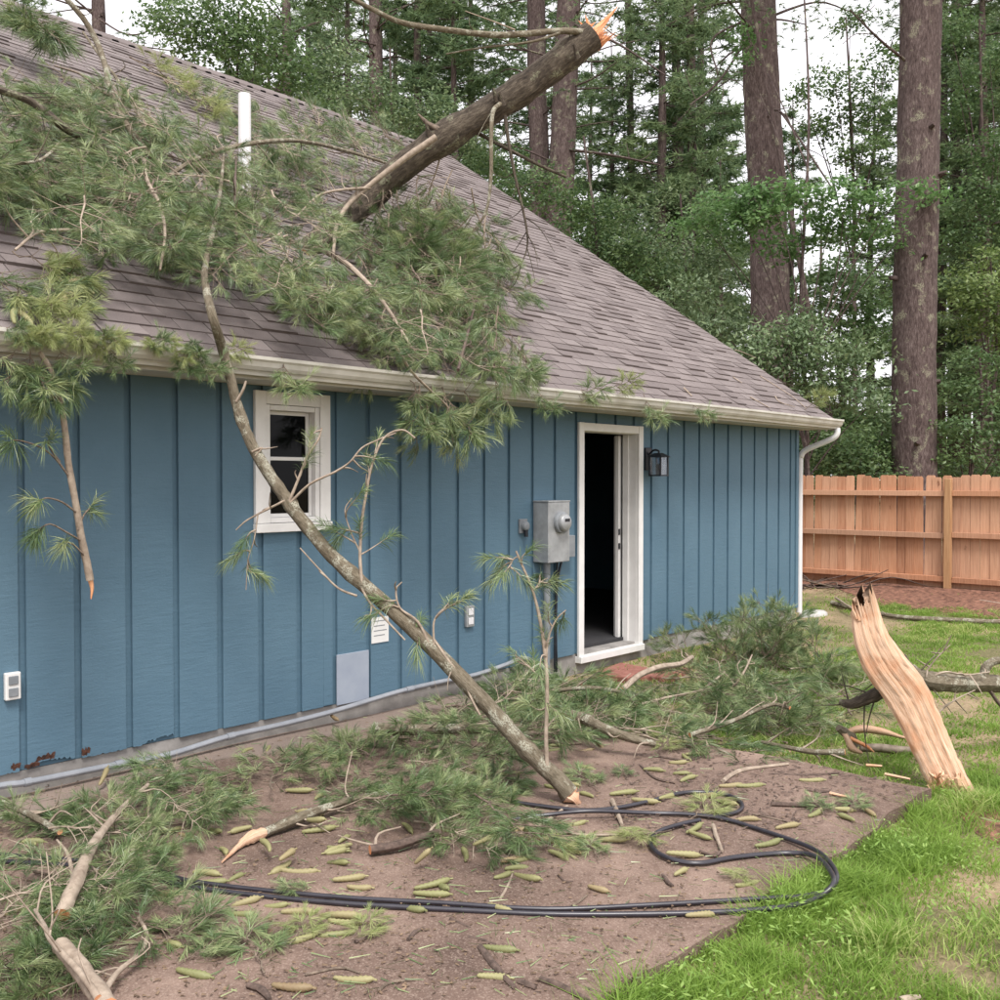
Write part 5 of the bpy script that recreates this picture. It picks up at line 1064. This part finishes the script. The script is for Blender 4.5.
# uncountable litter: loose needles and bark crumbs
def litter(n, poly, name, mat, ln, label, seed):
    rs = np.random.RandomState(seed); V = []; c = 0; g = Geo(); pts = []
    xs = [p[0] for p in poly]; ys = [p[1] for p in poly]
    while len(pts) < n:
        x, y = rs.uniform(min(xs), max(xs)), rs.uniform(min(ys), max(ys))
        if inpoly(x, y, poly): p = G(x, y, .004); p[2] = gz_(p) + .006; pts.append(p)
    P = np.array(pts); th = rs.rand(n) * 6.28; d = np.stack([np.cos(th), np.sin(th), rs.randn(n) * .06], 1); s = np.stack([-np.sin(th), np.cos(th), 0 * th], 1); l = ln * rs.uniform(.3, 1, n)[:, None]; wd = (.0011 if ln > .05 else .004) * rs.uniform(.6, 1.6, n)[:, None]
    P[:, 2] += np.abs(rs.randn(n)) * .003
    V = np.stack([P - d * l / 2 - s * wd, P + d * l / 2 - s * wd * .4, P + d * l / 2 + s * wd * .4 + [0, 0, .002], P - d * l / 2 + s * wd + [0, 0, .003]], 1).reshape(-1, 3)
    o = g.add(V, q=np.arange(n)[:, None] * 4 + np.arange(4), a=np.repeat(rs.rand(n), 4)).obj(name, mat, None, False); tag(o, label, 'litter', kind='stuff')
PAT = [(0, 790), (330, 720), (540, 690), (760, 745), (925, 788), (640, 995), (0, 1000)]
litter(1300, PAT, 'needle_litter', MAT['needle'], .08, 'loose green pine needles strewn over the patio', 71)
litter(3200, PAT, 'bark_litter', MAT['litter'], .022, 'brown bark crumbs and bits strewn over the patio', 72)
litter(900, [(640, 748), (760, 740), (925, 785), (800, 830), (600, 830)], 'twig_litter', MAT['stick'], .045, 'dark twig crumbs on the right of the patio', 73)
litter(6000, [(796, 587), (830, 590), (880, 603), (940, 609), (1000, 618), (1000, 585), (900, 578), (796, 572)], 'mulch_chips', MAT['mulch'], .045, 'reddish mulch chips under the fence', 74)
# brush pile at the fence
for k in range(26):
    p = G(800 + 58 * RS.rand(), 584 + 5 * RS.rand(), -.02); th = RS.rand() * 6.28; l = .5 + .6 * RS.rand(); d = np.array([math.cos(th), math.sin(th), .05 + .3 * RS.rand()])
    P = np.array([p, p + d * l * .5 + RS.randn(3) * .05, p + d * l + RS.randn(3) * .07]); P[:, 2] = np.maximum(P[:, 2], -.05)
    o = rel(Geo().tube(smooth(P, 3), [.014, .006], 5), P[0]).obj('brush_stick', MAT['stick'] if k % 4 else MAT['bark_twig']); o.location = P[0]; tag(o, 'dead stick in the brush pile at the fence by the house corner', 'stick', 'sticks in the brush pile')

# ================================================================== GRASS
def blades(n, region, hfun, wfun, seed, curve=.5):
    rs = np.random.RandomState(seed); x = rs.uniform(region[0], region[1], n); y = rs.uniform(region[2], region[3], n)
    inside = (x < SX1 + .01) & (y > SY0 + .0); keep = ~inside & ~((x > XL) & (x < XR + .05) & (y > -.02))
    return x[keep], y[keep], rs
from mathutils import noise as mn
def dens(x, y, s=.9, ox=0): return np.array([mn.noise(Vector((a * s + ox, b * s, 3.1))) for a, b in zip(x, y)])
DRY = [(*G(985, 905, -.07)[:2], .42), (*G(992, 830, -.07)[:2], .6), (*G(955, 975, -.07)[:2], .30), (*G(930, 925, -.07)[:2], .22), (*G(1010, 960, -.07)[:2], .4)]
def grass(name, n, region, h, wd, seed, label, thr, nearpatch=False, mat='grass'):
    x, y, rs = blades(n, region, None, None, seed); dn = dens(x, y) + .35 * dens(x, y, 3.1, 9); fr = dens(x, y, 6, 4)
    pr = np.clip((dn - thr) / .35, 0.03, 1)
    if nearpatch: pr = np.maximum(np.where(SY0 - y > .6, pr * np.clip((dn + .12) / .25, .12, 1), pr), np.clip(1.3 - (SY0 - y) / .6, 0, 1) * (x < SX1 + .3))
    for (qx, qy, qr) in DRY: pr = pr * np.clip(((x - qx) ** 2 + (y - qy) ** 2) ** .5 / qr + .35 * fr, .06, 1)
    pr = pr * (1 - np.clip((x - 14.2 - .6 * fr) / .5, 0, .97))
    pr = pr * np.where((y > -1.2) & (x < 12.5), .25, 1)
    k = rs.rand(len(x)) < pr; x, y, dn = x[k], y[k], dn[k]; n = len(x); z = lawn_z(x, y) - .005
    if nearpatch: edge = np.clip(1 - (SY0 - y) / .7, 0, 1) * (x < SX1 + .2)
    else: edge = np.zeros(n)
    cl_ = .45 + 1.3 * np.clip(dens(x, y, 4.2, 31) + .35, 0, .9); H = h * cl_ * rs.uniform(.45, 1.35, n) * (.75 + .5 * np.clip(dn, -.3, .6) + 1.0 * edge); th = rs.rand(n) * 6.28; lean = rs.uniform(.15, .9, n); tw_ = rs.rand(n) * 6.28
    d = np.stack([np.cos(th) * lean, np.sin(th) * lean, np.ones(n)], 1); b = np.stack([x, y, z], 1); s = np.stack([np.cos(tw_), np.sin(tw_), 0 * tw_], 1) * (wd * rs.uniform(.6, 1.4, n))[:, None]
    mid = b + d * (H * .55)[:, None]; tip = b + d * [1.9, 1.9, 1] * np.array(1) * (H * .9)[:, None]
    V = np.stack([b - s, b + s, mid - s * .8, mid + s * .8, tip], 1).reshape(-1, 3); kk = np.arange(n)[:, None] * 5
    a = np.repeat(np.clip(.35 + .35 * rs.rand(n) - .3 * dn, 0, .99), 5); g = Geo().add(V, q=kk + np.array([0, 1, 3, 2]), a=a); g.T.append(kk + np.array([2, 3, 4])); g.TM.append(np.zeros(n, int))
    o = g.obj(name, MAT[mat], None, False); tag(o, label, 'grass', kind='stuff'); return n
grass('near_grass', 190000, (1.2, 8.4, -5.6, -3.6), .058, .0026, 81, 'lush green grass and weeds along the patio edge', -.42, True)
grass('lawn_grass', 190000, (5.5, 15.5, -5.6, 0.0), .052, .0042, 82, 'short green lawn between the house and the fence', -.45)
grass('lawn_grass', 14000, (11.6, 15.6, -.4, 3.5), .05, .005, 83, 'sparse lawn grass behind the house corner', -.2)
# broad leaved weeds near the slab edge
rs = np.random.RandomState(90); n = 3600; x = rs.uniform(1.4, 6.0, n); y = SY0 - np.abs(rs.randn(n)) * .45 - .02; dn = dens(x, y, 2.2, 20); k = dn > -.12; x, y = x[k], y[k]; n = len(x)
c = np.stack([x, y, lawn_z(x, y) + .02 + .09 * rs.rand(n) * np.clip(1.2 - (SY0 - y), .2, 1)], 1); th = rs.rand(n) * 6.28; d = np.stack([np.cos(th), np.sin(th), rs.uniform(-.1, .6, n)], 1); s = nrm(np.cross(d, np.stack([rs.randn(n) * .3, rs.randn(n) * .3, np.ones(n)], 1))); L_ = rs.uniform(.018, .036, n)[:, None]
V = np.stack([c, c + d * L_ * .5 + s * L_ * .17, c + d * L_, c + d * L_ * .5 - s * L_ * .17], 1).reshape(-1, 3)
o = Geo().add(V, q=np.arange(n)[:, None] * 4 + np.arange(4), a=np.repeat(rs.rand(n), 4)).obj('weed_patch', MAT['weed'], None, False); tag(o, 'low broad leaved weeds along the patio edge', 'weeds', kind='stuff')

# ================================================================== STANDING TREES
def leaf_geo(g, C, Nn, size, rs, a=None, aspect=.55, droop=.25):
    n = len(C); d = nrm(np.cross(Nn, rs.randn(n, 3))); d = nrm(d + np.array([0, 0, -1.0]) * droop * rs.rand(n, 1)); s = nrm(np.cross(Nn, d)); L = (size * rs.uniform(.65, 1.3, n))[:, None]
    V = np.stack([C - d * L * .5, C + s * L * aspect * .5 - Nn * L * .06, C + d * L * .5, C - s * L * aspect * .5 - Nn * L * .06], 1).reshape(-1, 3)
    a = rs.rand(n) if a is None else a
    return g.add(V, q=np.arange(n)[:, None] * 4 + np.arange(4), a=np.repeat(a, 4))
def broadleaf(name, label, base, blobs, mat, seed, trunk_r=.06, size=.085, spray_r=.32, per=34, dens_=1.0, flat=.22, group=None, tm='bark_dark', aspect=.55, droop=.3):
    """blobs: (px, py, depth, half width m, half height m): sprays of leaves carried on limbs"""
    rs = np.random.RandomState(seed); base = np.asarray(base, float); t_ = thing(name, label, 'tree', base, group)
    tr, lf = Geo(), Geo(); cs = [AT(b[0], b[1], b[2]) for b in blobs]; ctr = np.mean(cs, 0); top_ = max(c[2] for c in cs)
    fork = np.array([ctr[0] * .4 + base[0] * .6, ctr[1] * .4 + base[1] * .6, base[2] + (top_ - base[2]) * .45]); tip = np.array([ctr[0], ctr[1], top_])
    axis = smooth(np.array([base - [0, 0, .2], (base + fork) / 2 + rs.randn(3) * .06, fork, (fork + tip) / 2 + rs.randn(3) * .1, tip]), 4); tr.tube(axis, [trunk_r, trunk_r * .7, trunk_r * .25], 8, jit=.04)
    for c, b in zip(cs, blobs):
        k = int(np.clip((c[2] - base[2]) / max(.1, top_ - base[2]) * .7, .1, .95) * (len(axis) - 1)); P = smooth(np.array([axis[k], (axis[k] + c) / 2 + [0, 0, .15] + rs.randn(3) * .1, c]), 4); tr.tube(P, [trunk_r * .35, trunk_r * .1], 5, cap=False)
        vol = b[3] * b[3] * b[4]; m_ = max(4, int(dens_ * 130 * b[3] * b[3] * max(b[4], .3) ** .6)); 
        v = nrm(rs.randn(m_, 3)) * (rs.rand(m_, 1) ** .40); sc = c + v * [b[3], b[3], b[4]]
        for s_ in sc[::6]: tr.tube(np.array([c * .55 + s_ * .45, s_]), [trunk_r * .10 + .004, .003], 3, cap=False)
        for s_, vv in zip(sc, v):
            up = nrm(np.array([0, 0, 1.0]) + vv * [.55, .55, .1] + rs.randn(3) * .2); e1 = nrm(np.cross(up, rs.randn(3))); e2 = np.cross(up, e1)
            q = rs.randn(per, 2) * spray_r * .5; C = s_ + e1 * q[:, :1] + e2 * q[:, 1:] + up * rs.randn(per, 1) * spray_r * flat - np.array([0, 0, 1]) * (q ** 2).sum(1, keepdims=True) * .35
            leaf_geo(lf, C, nrm(up + rs.randn(per, 3) * .45), size, rs, np.clip(rs.rand() * .6 + rs.rand(per) * .4, 0, .999), aspect, droop)
    rel(tr, base).obj('trunk', MAT[tm], t_); rel(lf, base).obj('crown', MAT[mat], t_, False); return t_

def trunk_tree(name, label, pts, wpx, d, seed, group=None, branches=(), crown=()):
    """a tall pine whose trunk leaves the top of the frame; pts in px along the stem, wpx stem width in px"""
    rs = np.random.RandomState(seed); P = np.array([AT(x, y, d) for x, y in pts]); dirn = nrm(P[-1] - P[0]); g0 = P[0] - dirn * ((P[0][2] + .1) / dirn[2]); top_ = P[-1] + dirn * max(6, 16 - P[-1][2])
    r = wpx * d / 2000.0; axis = smooth(np.vstack([g0 - dirn * .2, g0 + dirn * .35, P, top_]), 8); t_ = thing(name, label, 'tree', g0, group)
    rr = np.interp(axis[:, 2], [g0[2], g0[2] + .5, P[0][2], P[-1][2], top_[2]], [r * 1.5, r * 1.18, r * 1.05, r * .95, r * .3])
    g = Geo().tube(axis, rr, 22, jit=.018)
    for i in range(9):    # dead knots and stubs
        k = rs.randint(2, len(axis) - 4); th = math.pi * (rs.rand() * 1.2 - .1); v = nrm(-FWD * math.sin(th) + RIGHT * math.cos(th)); p = axis[k] + v * rr[k] * .85; q = p + v * (.06 + .10 * rs.rand()) * (r / .3) + [0, 0, .02]
        rel(Geo().tube(np.array([p, q]), [.045 * r / .3, .03 * r / .3], 7, jit=.12), g0).obj('knot', MAT['bark_dark'], t_)
    cr = Geo(); lim = g; sh = []
    for b in branches:
        lb_ = Geo(); Q = smooth(np.array([AT(x, y, d + dd) for x, y, dd in b[0]]), 5); lb_.tube(Q, [b[1], b[1] * .45], 6, jit=.06)
        for i in range(b[2]):
            k = rs.randint(2, len(Q)); dd = nrm(nrm(Q[k] - Q[k - 1]) * .5 + rs.randn(3) * .6); l = rs.uniform(.3, 1.0); lb_.tube(smooth(np.array([Q[k], Q[k] + dd * l * .5 + [0, 0, .04], Q[k] + dd * l + rs.randn(3) * .12]), 3), [b[1] * .3, .006], 4, cap=False)
        rel(lb_, g0).obj('limb', MAT['bark_dark'], t_)
    for (px, py, dd, w_, n_) in crown: pine_layer(cr, lim, AT(px, py, d + dd), axis, w_, n_, rs)
    # crown high above the frame
    for i in range(26):
        z = rs.uniform(10.5, top_[2]); k = np.argmin(abs(axis[:, 2] - z)); th = rs.rand() * 6.28; l = rs.uniform(1.2, 2.6); c = axis[k] + np.array([math.cos(th), math.sin(th), .25]) * l; pine_layer(cr, lim, c, axis, .9, 40, rs)
    rel(g, g0).obj('trunk', MAT['bark_dark'], t_)
    if cr.n: rel(cr, g0).obj('crown', MAT['farneedle'], t_, False)
    return t_
def needle_sprays(g, C, size, rs, per=10, wd=.011):
    """soft bunches of needle blades round each point C"""
    n = len(C) * per; idx = np.repeat(np.arange(len(C)), per); d = nrm(rs.randn(n, 3) * [1, 1, .55] + [0, 0, .12]); L = (size * rs.uniform(.6, 1.2, n))[:, None]; s = nrm(np.cross(d, rs.randn(n, 3))) * wd
    b = C[idx]; V = np.stack([b - s, b + s, b + d * L + [0, 0, -.02]], 1).reshape(-1, 3); t = np.arange(n)[:, None] * 3 + np.arange(3)
    g.add(V, t=t, a=np.repeat(np.clip(rs.rand(len(C))[idx] * .7 + rs.rand(n) * .3, 0, .999), 3))
def pine_layer(cr, lim, c, axis, w_, n_, rs):
    k = np.argmin(np.linalg.norm(axis - (c - [0, 0, .4]), axis=1)); a = axis[k]; P = smooth(np.array([a, (a + c) / 2 + [0, 0, .12] + rs.randn(3) * .12, c]), 4); lim.tube(P, [.035, .012], 5, cap=False); d = nrm((c - a) * [1, 1, .1]); s = np.array([-d[1], d[0], 0])
    q = rs.randn(n_, 3) * [w_ * .55, w_ * .5, w_ * .13]; C = c + d * q[:, :1] + s * q[:, 1:2] + np.array([0, 0, 1]) * q[:, 2:] - np.array([0, 0, 1]) * (q[:, 1:2] ** 2) * .15
    for e in C[:: 5]: lim.tube(np.array([c * .6 + e * .4 + [0, 0, .03], e]), [.008, .003], 3, cap=False)
    needle_sprays(cr, C, .15, rs, 11)
# --- young pine prototypes: whorled flat branches, airy
def young_pine(H, R, seed, lay=.55, start=.12, dens_=1.0):
    rs = np.random.RandomState(seed); tr, lim, cr = Geo(), Geo(), Geo(); axis = np.array([(.04 * math.sin(z * .6 + seed), .04 * math.cos(z * .5), z) for z in np.linspace(-.2, H, 24)]); tr.tube(axis, [H * .0115, H * .008, .015], 9, jit=.03)
    z = H * start
    while z < H * .98:
        f = z / H; Rz = R * (1 - f) ** .45 * (.75 + .25 * min(1, f * 5)) * rs.uniform(.7, 1.1); nb = rs.randint(4, 6); ph = rs.rand() * 6.28
        for b in range(nb):
            th = ph + b * 6.28 / nb + rs.randn() * .25; l = Rz * rs.uniform(.55, 1.1)
            if rs.rand() < .12: continue
            d = np.array([math.cos(th), math.sin(th), 0]); s = np.array([-d[1], d[0], 0]); p0 = np.array([np.interp(z, axis[:, 2], axis[:, 0]), np.interp(z, axis[:, 2], axis[:, 1]), z]); rise = rs.uniform(.02, .3)
            P = smooth(np.array([p0, p0 + d * l * .5 + [0, 0, l * rise * .6], p0 + d * l + [0, 0, l * rise * .75]]), 4); tr.tube(P, [.010 + .007 * l, .006], 4, cap=False)
            m_ = int(29 * l * dens_) + 4; u = rs.uniform(.30, 1.05, m_); q = rs.randn(m_) * .22 * l * (1.15 - .6 * u); C = p0 + d * (l * u)[:, None] + s * q[:, None]; C[:, 2] += np.interp(u, [0, .5, 1.05], [0, l * rise * .6, l * rise * .75]) + rs.randn(m_) * .05 - np.abs(q) * .18
            for e in C[::12]: lim.tube(np.array([e - d * .25 * l * .6 - s * .0, e]), [.007, .003], 3, cap=False)
            needle_sprays(cr, C, .21, rs, 11, .015)
        z += lay * rs.uniform(.7, 1.3)
    tr.V += lim.V; n0 = tr.n
    tr.UV += lim.UV; tr.A += lim.A; tr.Q += [q + n0 for q in lim.Q]; tr.QM += lim.QM; tr.T += [q + n0 for q in lim.T]; tr.TM += lim.TM; tr.n += lim.n
    return tr.mesh('trunk', [MAT['bark_dark']]), cr.mesh('crown', [MAT['farneedle']], False)
PINE = [young_pine(15, 2.6, 1, .6, .16), young_pine(16, 2.9, 2, .65, .2), young_pine(14, 2.3, 3, .55, .12), young_pine(17, 2.8, 4, .7, .26)]
def place_pine(px, d, v_, sc, rot, label, group):
    p = AT(px, 480, d); r = bpy.data.objects.new('pine_tree', None); COL.objects.link(r); r.location = (p[0], p[1], -.1); r.rotation_euler = (0, 0, rot); r.scale = (sc,) * 3; tag(r, label, 'tree', group)
    for nm, me in zip(('trunk', 'crown'), PINE[v_]):
        o = bpy.data.objects.new(nm, me); COL.objects.link(o); attach(o, r)

# big trunks
trunk_tree('pine_tree', 'massive straight pine trunk with knots and lichen behind the fence at the right', [(914, 472), (914, 350), (917, 200), (921, 0)], 41, 18.2, 201,
           branches=[([(905, 60, -.3), (880, 40, -.8), (850, 10, -1.2)], .03, 4)])
trunk_tree('pine_tree', 'large pine trunk right of the roof slope, crossed by maple leaves', [(771, 330), (767, 200), (762, 100), (758, 0)], 36, 21.5, 202,
           branches=[([(765, 120, -.3), (790, 90, -.8), (830, 185, -1.6)][:1] + [(778, 110, -.6), (800, 140, -1), (832, 188, -1.4)], .035, 4), ([(752, 30, -.3), (720, 80, -1), (690, 105, -1.6)], .03, 6), ([(745, 20, -.2), (712, 40, -.8), (718, 75, -1.2)], .03, 3)])
trunk_tree('pine_tree', 'slim pine trunk just left of its thicker twin behind the roof peak', [(540, 180), (537, 90), (536, 0)], 19, 30, 203)
trunk_tree('pine_tree', 'thicker pine trunk of the pair behind the roof peak', [(561, 190), (565, 90), (569, 0)], 25, 29, 204,
           branches=[([(570, 150, -.3), (610, 155, -.8), (660, 165, -1.2)], .05, 4), ([(575, 25, -.3), (620, 45, -.8), (665, 75, -1.2)], .045, 5), ([(572, 70, -.3), (600, 50, .0), (640, 40, .3)], .03, 5)])
trunk_tree('pine_tree', 'slender pine trunk behind the roof ridge above the vent pipe', [(376, 60), (376, 30), (375, 0)], 13, 32, 205, branches=[([(376, 30, -.2), (400, 10, -.6), (430, -5, -.8)], .03, 4), ([(376, 45, -.2), (350, 40, -.6), (320, 50, -.8)], .03, 4)])
trunk_tree('pine_tree', 'pine trunk behind the roof ridge at the far left', [(99, 40), (99, 20), (98, 0)], 13, 27, 206, branches=[([(100, 20, -.2), (130, 35, -.6), (165, 25, -.8)], .03, 5), ([(100, 35, -.2), (135, 45, -.4), (180, 52, -.8)], .03, 5)])
trunk_tree('pine_tree', 'slim dark pine trunk right of the massive trunk', [(955, 300), (956, 150), (957, 0)], 11, 33, 207)
trunk_tree('pine_tree', 'slim pine trunk left of the large trunk, behind hanging needles', [(690, 300), (692, 150), (690, 0)], 9, 34, 208)
trunk_tree('pine_tree', 'thin grey pine trunk between the roof peak and the large trunk', [(632, 200), (630, 100), (628, 0)], 7, 36, 209)
trunk_tree('pine_tree', 'slim pine trunk behind the ridge right of the vent pipe', [(288, 95), (287, 50), (286, 0)], 9, 34, 210)
trunk_tree('pine_tree', 'thin leaning trunk behind the fence next to the downspout', [(838, 472), (834, 440), (826, 400), (812, 330)], 6, 19.5, 211)
# understorey broadleaf trees, distances behind the fence and the house
broadleaf('maple_tree', 'bright green maple spreading across the two big pine trunks', AT(800, 480, 17.6) * [1, 1, 0] + [0, 0, -.05], [(735, 205, 17.2, .75, .24), (770, 195, 17.0, .6, .22), (700, 222, 17.4, .5, .16), (760, 220, 17.2, .6, .18), (800, 200, 17.3, .55, .25), (845, 195, 17.2, .6, .25), (880, 200, 17.3, .45, .28), (830, 225, 17.6, .7, .3), (870, 240, 17.9, .6, .35), (790, 245, 17.8, .5, .2), (905, 188, 17.1, .3, .12), (720, 240, 17.6, .4, .15), (940, 195, 17.6, .35, .12), (748, 35, 20.6, .35, .25), (745, 60, 20.6, .25, .15)], 'leaf_maple', 301, .05, .10, .30, 28, .95, .16)
broadleaf('beech_tree', 'grey green beech sapling with drooping leaves beside the roof corner', AT(812, 480, 17.0) * [1, 1, 0] + [0, 0, -.05], [(760, 350, 17.2, .7, .4), (720, 330, 18, .7, .4), (800, 335, 17.2, .7, .35), (830, 360, 16.9, .65, .4), (865, 350, 16.9, .45, .35), (850, 390, 16.8, .5, .35), (810, 385, 17, .6, .4), (790, 370, 17.1, .5, .3), (875, 400, 17, .35, .3), (690, 300, 19, .7, .4)], 'leaf_beech', 302, .045, .105, .32, 26, 1.15, .3, aspect=.42, droop=.9)
broadleaf('understorey_tree', 'dark layered young tree behind the fence right of the massive trunk', AT(965, 480, 18.5) * [1, 1, 0] + [0, 0, -.05], [(960, 430, 18, .5, .3), (990, 410, 18.2, .5, .3), (960, 390, 18.5, .5, .25), (1000, 440, 18, .5, .3), (955, 455, 18, .4, .2), (1010, 380, 18.3, .5, .3), (980, 360, 18.6, .5, .25)], 'leaf_dark', 303, .05, .09, .32, 28, 1.3, .12)
broadleaf('understorey_tree', 'yellow green leafy tree at the right edge above the fence', AT(990, 480, 20) * [1, 1, 0] + [0, 0, -.05], [(985, 300, 19.5, .7, .45), (1010, 330, 19.5, .7, .45), (965, 280, 19.8, .5, .35), (1000, 260, 20, .6, .35), (960, 320, 20, .4, .35), (1020, 280, 20, .6, .4)], 'leaf_yellow', 304, .06, .10, .34, 28, 1.0, .3)
broadleaf('understorey_tree', 'deep green tree filling the gap between the two big trunks', AT(850, 480, 24) * [1, 1, 0] + [0, 0, -.05], [(840, 290, 23.5, 1.1, .8), (870, 330, 23, .9, .8), (820, 330, 24, 1.0, .8), (860, 420, 22.5, 1.2, .9), (890, 280, 24, .7, .6), (830, 450, 22, 1.0, .6), (800, 420, 23, 1.0, .8)], 'leaf_dark', 305, .08, .12, .42, 30, .5, .3)
broadleaf('understorey_tree', 'airy green tree left of the large pine trunk', AT(700, 480, 25) * [1, 1, 0] + [0, 0, -.05], [(690, 260, 25, 1.2, .7), (720, 290, 24.5, 1.0, .7), (655, 250, 26, 1.1, .7), (640, 220, 26.5, 1.0, .5), (620, 230, 27, .9, .4), (690, 200, 26, .8, .5), (735, 260, 25, .7, .5), (700, 330, 24, 1.0, .6)], 'leaf_beech', 306, .09, .11, .42, 28, .36, .3)
broadleaf('understorey_tree', 'dense green shrubby tree rising behind the roof slope', AT(600, 480, 24) * [1, 1, 0] + [0, 0, -.05], [(600, 215, 24.5, .9, .45), (565, 200, 25, .9, .4), (640, 255, 24, 1.0, .6), (530, 185, 26, 1.0, .4), (610, 250, 24, .9, .5), (660, 285, 23.5, .9, .5), (580, 235, 24.2, .8, .4), (500, 165, 27, .9, .4)], 'leaf_dark', 307, .09, .11, .40, 30, .6, .3)
broadleaf('understorey_tree', 'leafy oak behind the ridge left of the fallen trunk', AT(215, 480, 24) * [1, 1, 0] + [0, 0, -.05], [(190, 30, 24, 1.1, .7), (230, 50, 24, 1.1, .7), (260, 30, 24.5, .9, .8), (165, 15, 24.5, .8, .4), (220, 10, 24, 1.0, .5), (285, 70, 24.5, .8, .7), (250, 85, 24, .7, .4), (310, 100, 25, .7, .5)], 'leaf_dark', 308, .10, .125, .42, 28, .42, .35)
broadleaf('understorey_tree', 'tangled green tree behind the ridge at the fallen trunk', AT(400, 480, 27) * [1, 1, 0] + [0, 0, -.05], [(360, 95, 26, 1.0, .6), (400, 110, 26, 1.0, .6), (440, 115, 26, 1.0, .6), (340, 60, 27, .8, .5), (470, 140, 26.5, .9, .5), (330, 110, 26, .8, .4)], 'leaf_beech', 309, .09, .12, .42, 28, .4, .35)
broadleaf('understorey_tree', 'tall leafy tree behind the gap of bright sky at upper right', AT(860, 480, 30) * [1, 1, 0] + [0, 0, -.05], [(835, 80, 29, .9, .5), (870, 110, 29, 1.0, .6), (820, 130, 30, .9, .5), (885, 60, 29, .7, .8), (860, 150, 29, 1.0, .5), (850, 20, 29.5, .7, .35), (800, 90, 30, .6, .4)], 'leaf_dark', 310, .09, .13, .42, 26, .4, .3)
broadleaf('understorey_tree', 'green tree at the right edge beside the massive trunk top', AT(990, 480, 27) * [1, 1, 0] + [0, 0, -.05], [(975, 200, 26, 1.0, .6), (1000, 150, 26, 1.0, .7), (960, 100, 27, .8, .7), (990, 60, 27, .9, .6), (965, 240, 26, .9, .6), (1010, 220, 26, 1, .6), (950, 30, 27, .7, .5)], 'leaf_dark', 311, .09, .12, .42, 28, .42, .3)
broadleaf('understorey_tree', 'low dark undergrowth directly behind the fence by the downspout', AT(850, 480, 17.6) * [1, 1, 0] + [0, 0, -.05], [(820, 455, 18.5, .7, .4), (860, 450, 18.6, .8, .4), (890, 440, 18.9, .6, .4), (805, 430, 19, .6, .4), (870, 470, 18.3, .8, .3), (945, 470, 19, .7, .3), (990, 470, 19.2, .7, .3)], 'leaf_dark', 312, .04, .09, .34, 28, 1.2, .25)
# pines filling the wood
spots = [(470, 36, 0, 1.0), (610, 36, 0, .75), (660, 33, 2, 1.15), (700, 38, 3, .95), (720, 30, 2, .6), (590, 44, 3, .8), (430, 38, 2, 1.1), (395, 42, 1, 1.0), (545, 42, 0, 1.1), (790, 38, 0, .7), (870, 36, 2, .75), (940, 32, 2, 1.05), (965, 42, 3, .95), (1020, 33, 1, .95), (310, 40, 1, .95), (340, 46, 3, 1.0), (150, 38, 0, .75), (0, 42, 0, .9), (60, 48, 3, .8), (230, 46, 0, .95), (680, 46, 0, .9), (455, 31, 2, 1.0), (675, 36, 1, 1.05), (715, 42, 0, .8), (980, 30, 0, 1.0), (1000, 45, 1, 1.1), (420, 33, 3, 1.0), (350, 36, 0, 1.0), (270, 38, 2, .9), (20, 31, 1, .8), (1060, 38, 0, 1.0), (-50, 38, 1, 1.0), (1110, 30, 2, 1.2)]
sides_ = ['left of the fallen trunk', 'between the roof peak and the large trunk', 'at the right of the photo']
rsx = np.random.RandomState(77)
for i, (px, d, v_, sc) in enumerate(spots):
    s_ = 0 if px < 480 else (1 if px < 760 else 2); place_pine(px, d, v_, sc * (1.55 if d > 35 else 1.35), rsx.rand() * 6.28, 'airy green pine standing in the wood ' + sides_[s_], 'background pines ' + sides_[s_])
# far wood: reads as one mass
rs = np.random.RandomState(400); n = 42000; px = rs.uniform(-500, 1500, n); d = rs.uniform(56, 74, n); zt = 3.6 + 2.4 * np.array([mn.noise(Vector((a * .012, 7.7, 1.0))) for a in px]) + 1.2 * np.array([mn.noise(Vector((a * .05, 2.7, 1.0))) for a in px])
C = CAM + (FWD[None] * [1, 1, 0] + RIGHT[None] * ((px - 500) / 1000)[:, None]) * d[:, None]; C[:, 2] = rs.rand(n) ** .8 * np.maximum(1.2, zt) * 1.6
g = leaf_geo(Geo(), C, nrm(rs.randn(n, 3) + [0, 0, .6]), .55, rs, None, .6)
tag(g.obj('far_wood', MAT['leaf_dark'], None, False), 'far dark wood seen between the trunks', 'wood', kind='stuff')
g = Geo()
for i in range(70):
    p = CAM + (FWD * [1, 1, 0] + RIGHT * rs.uniform(-1, 1)) * rs.uniform(50, 72); p[2] = -.1; h = rs.uniform(9, 17); g.tube(np.array([p, p + [rs.randn() * .2, rs.randn() * .2, h]]), [.16, .06], 6)
tag(g.obj('far_trunks', MAT['bark_dark'], None), 'thin trunks of the far wood', 'wood', kind='stuff')
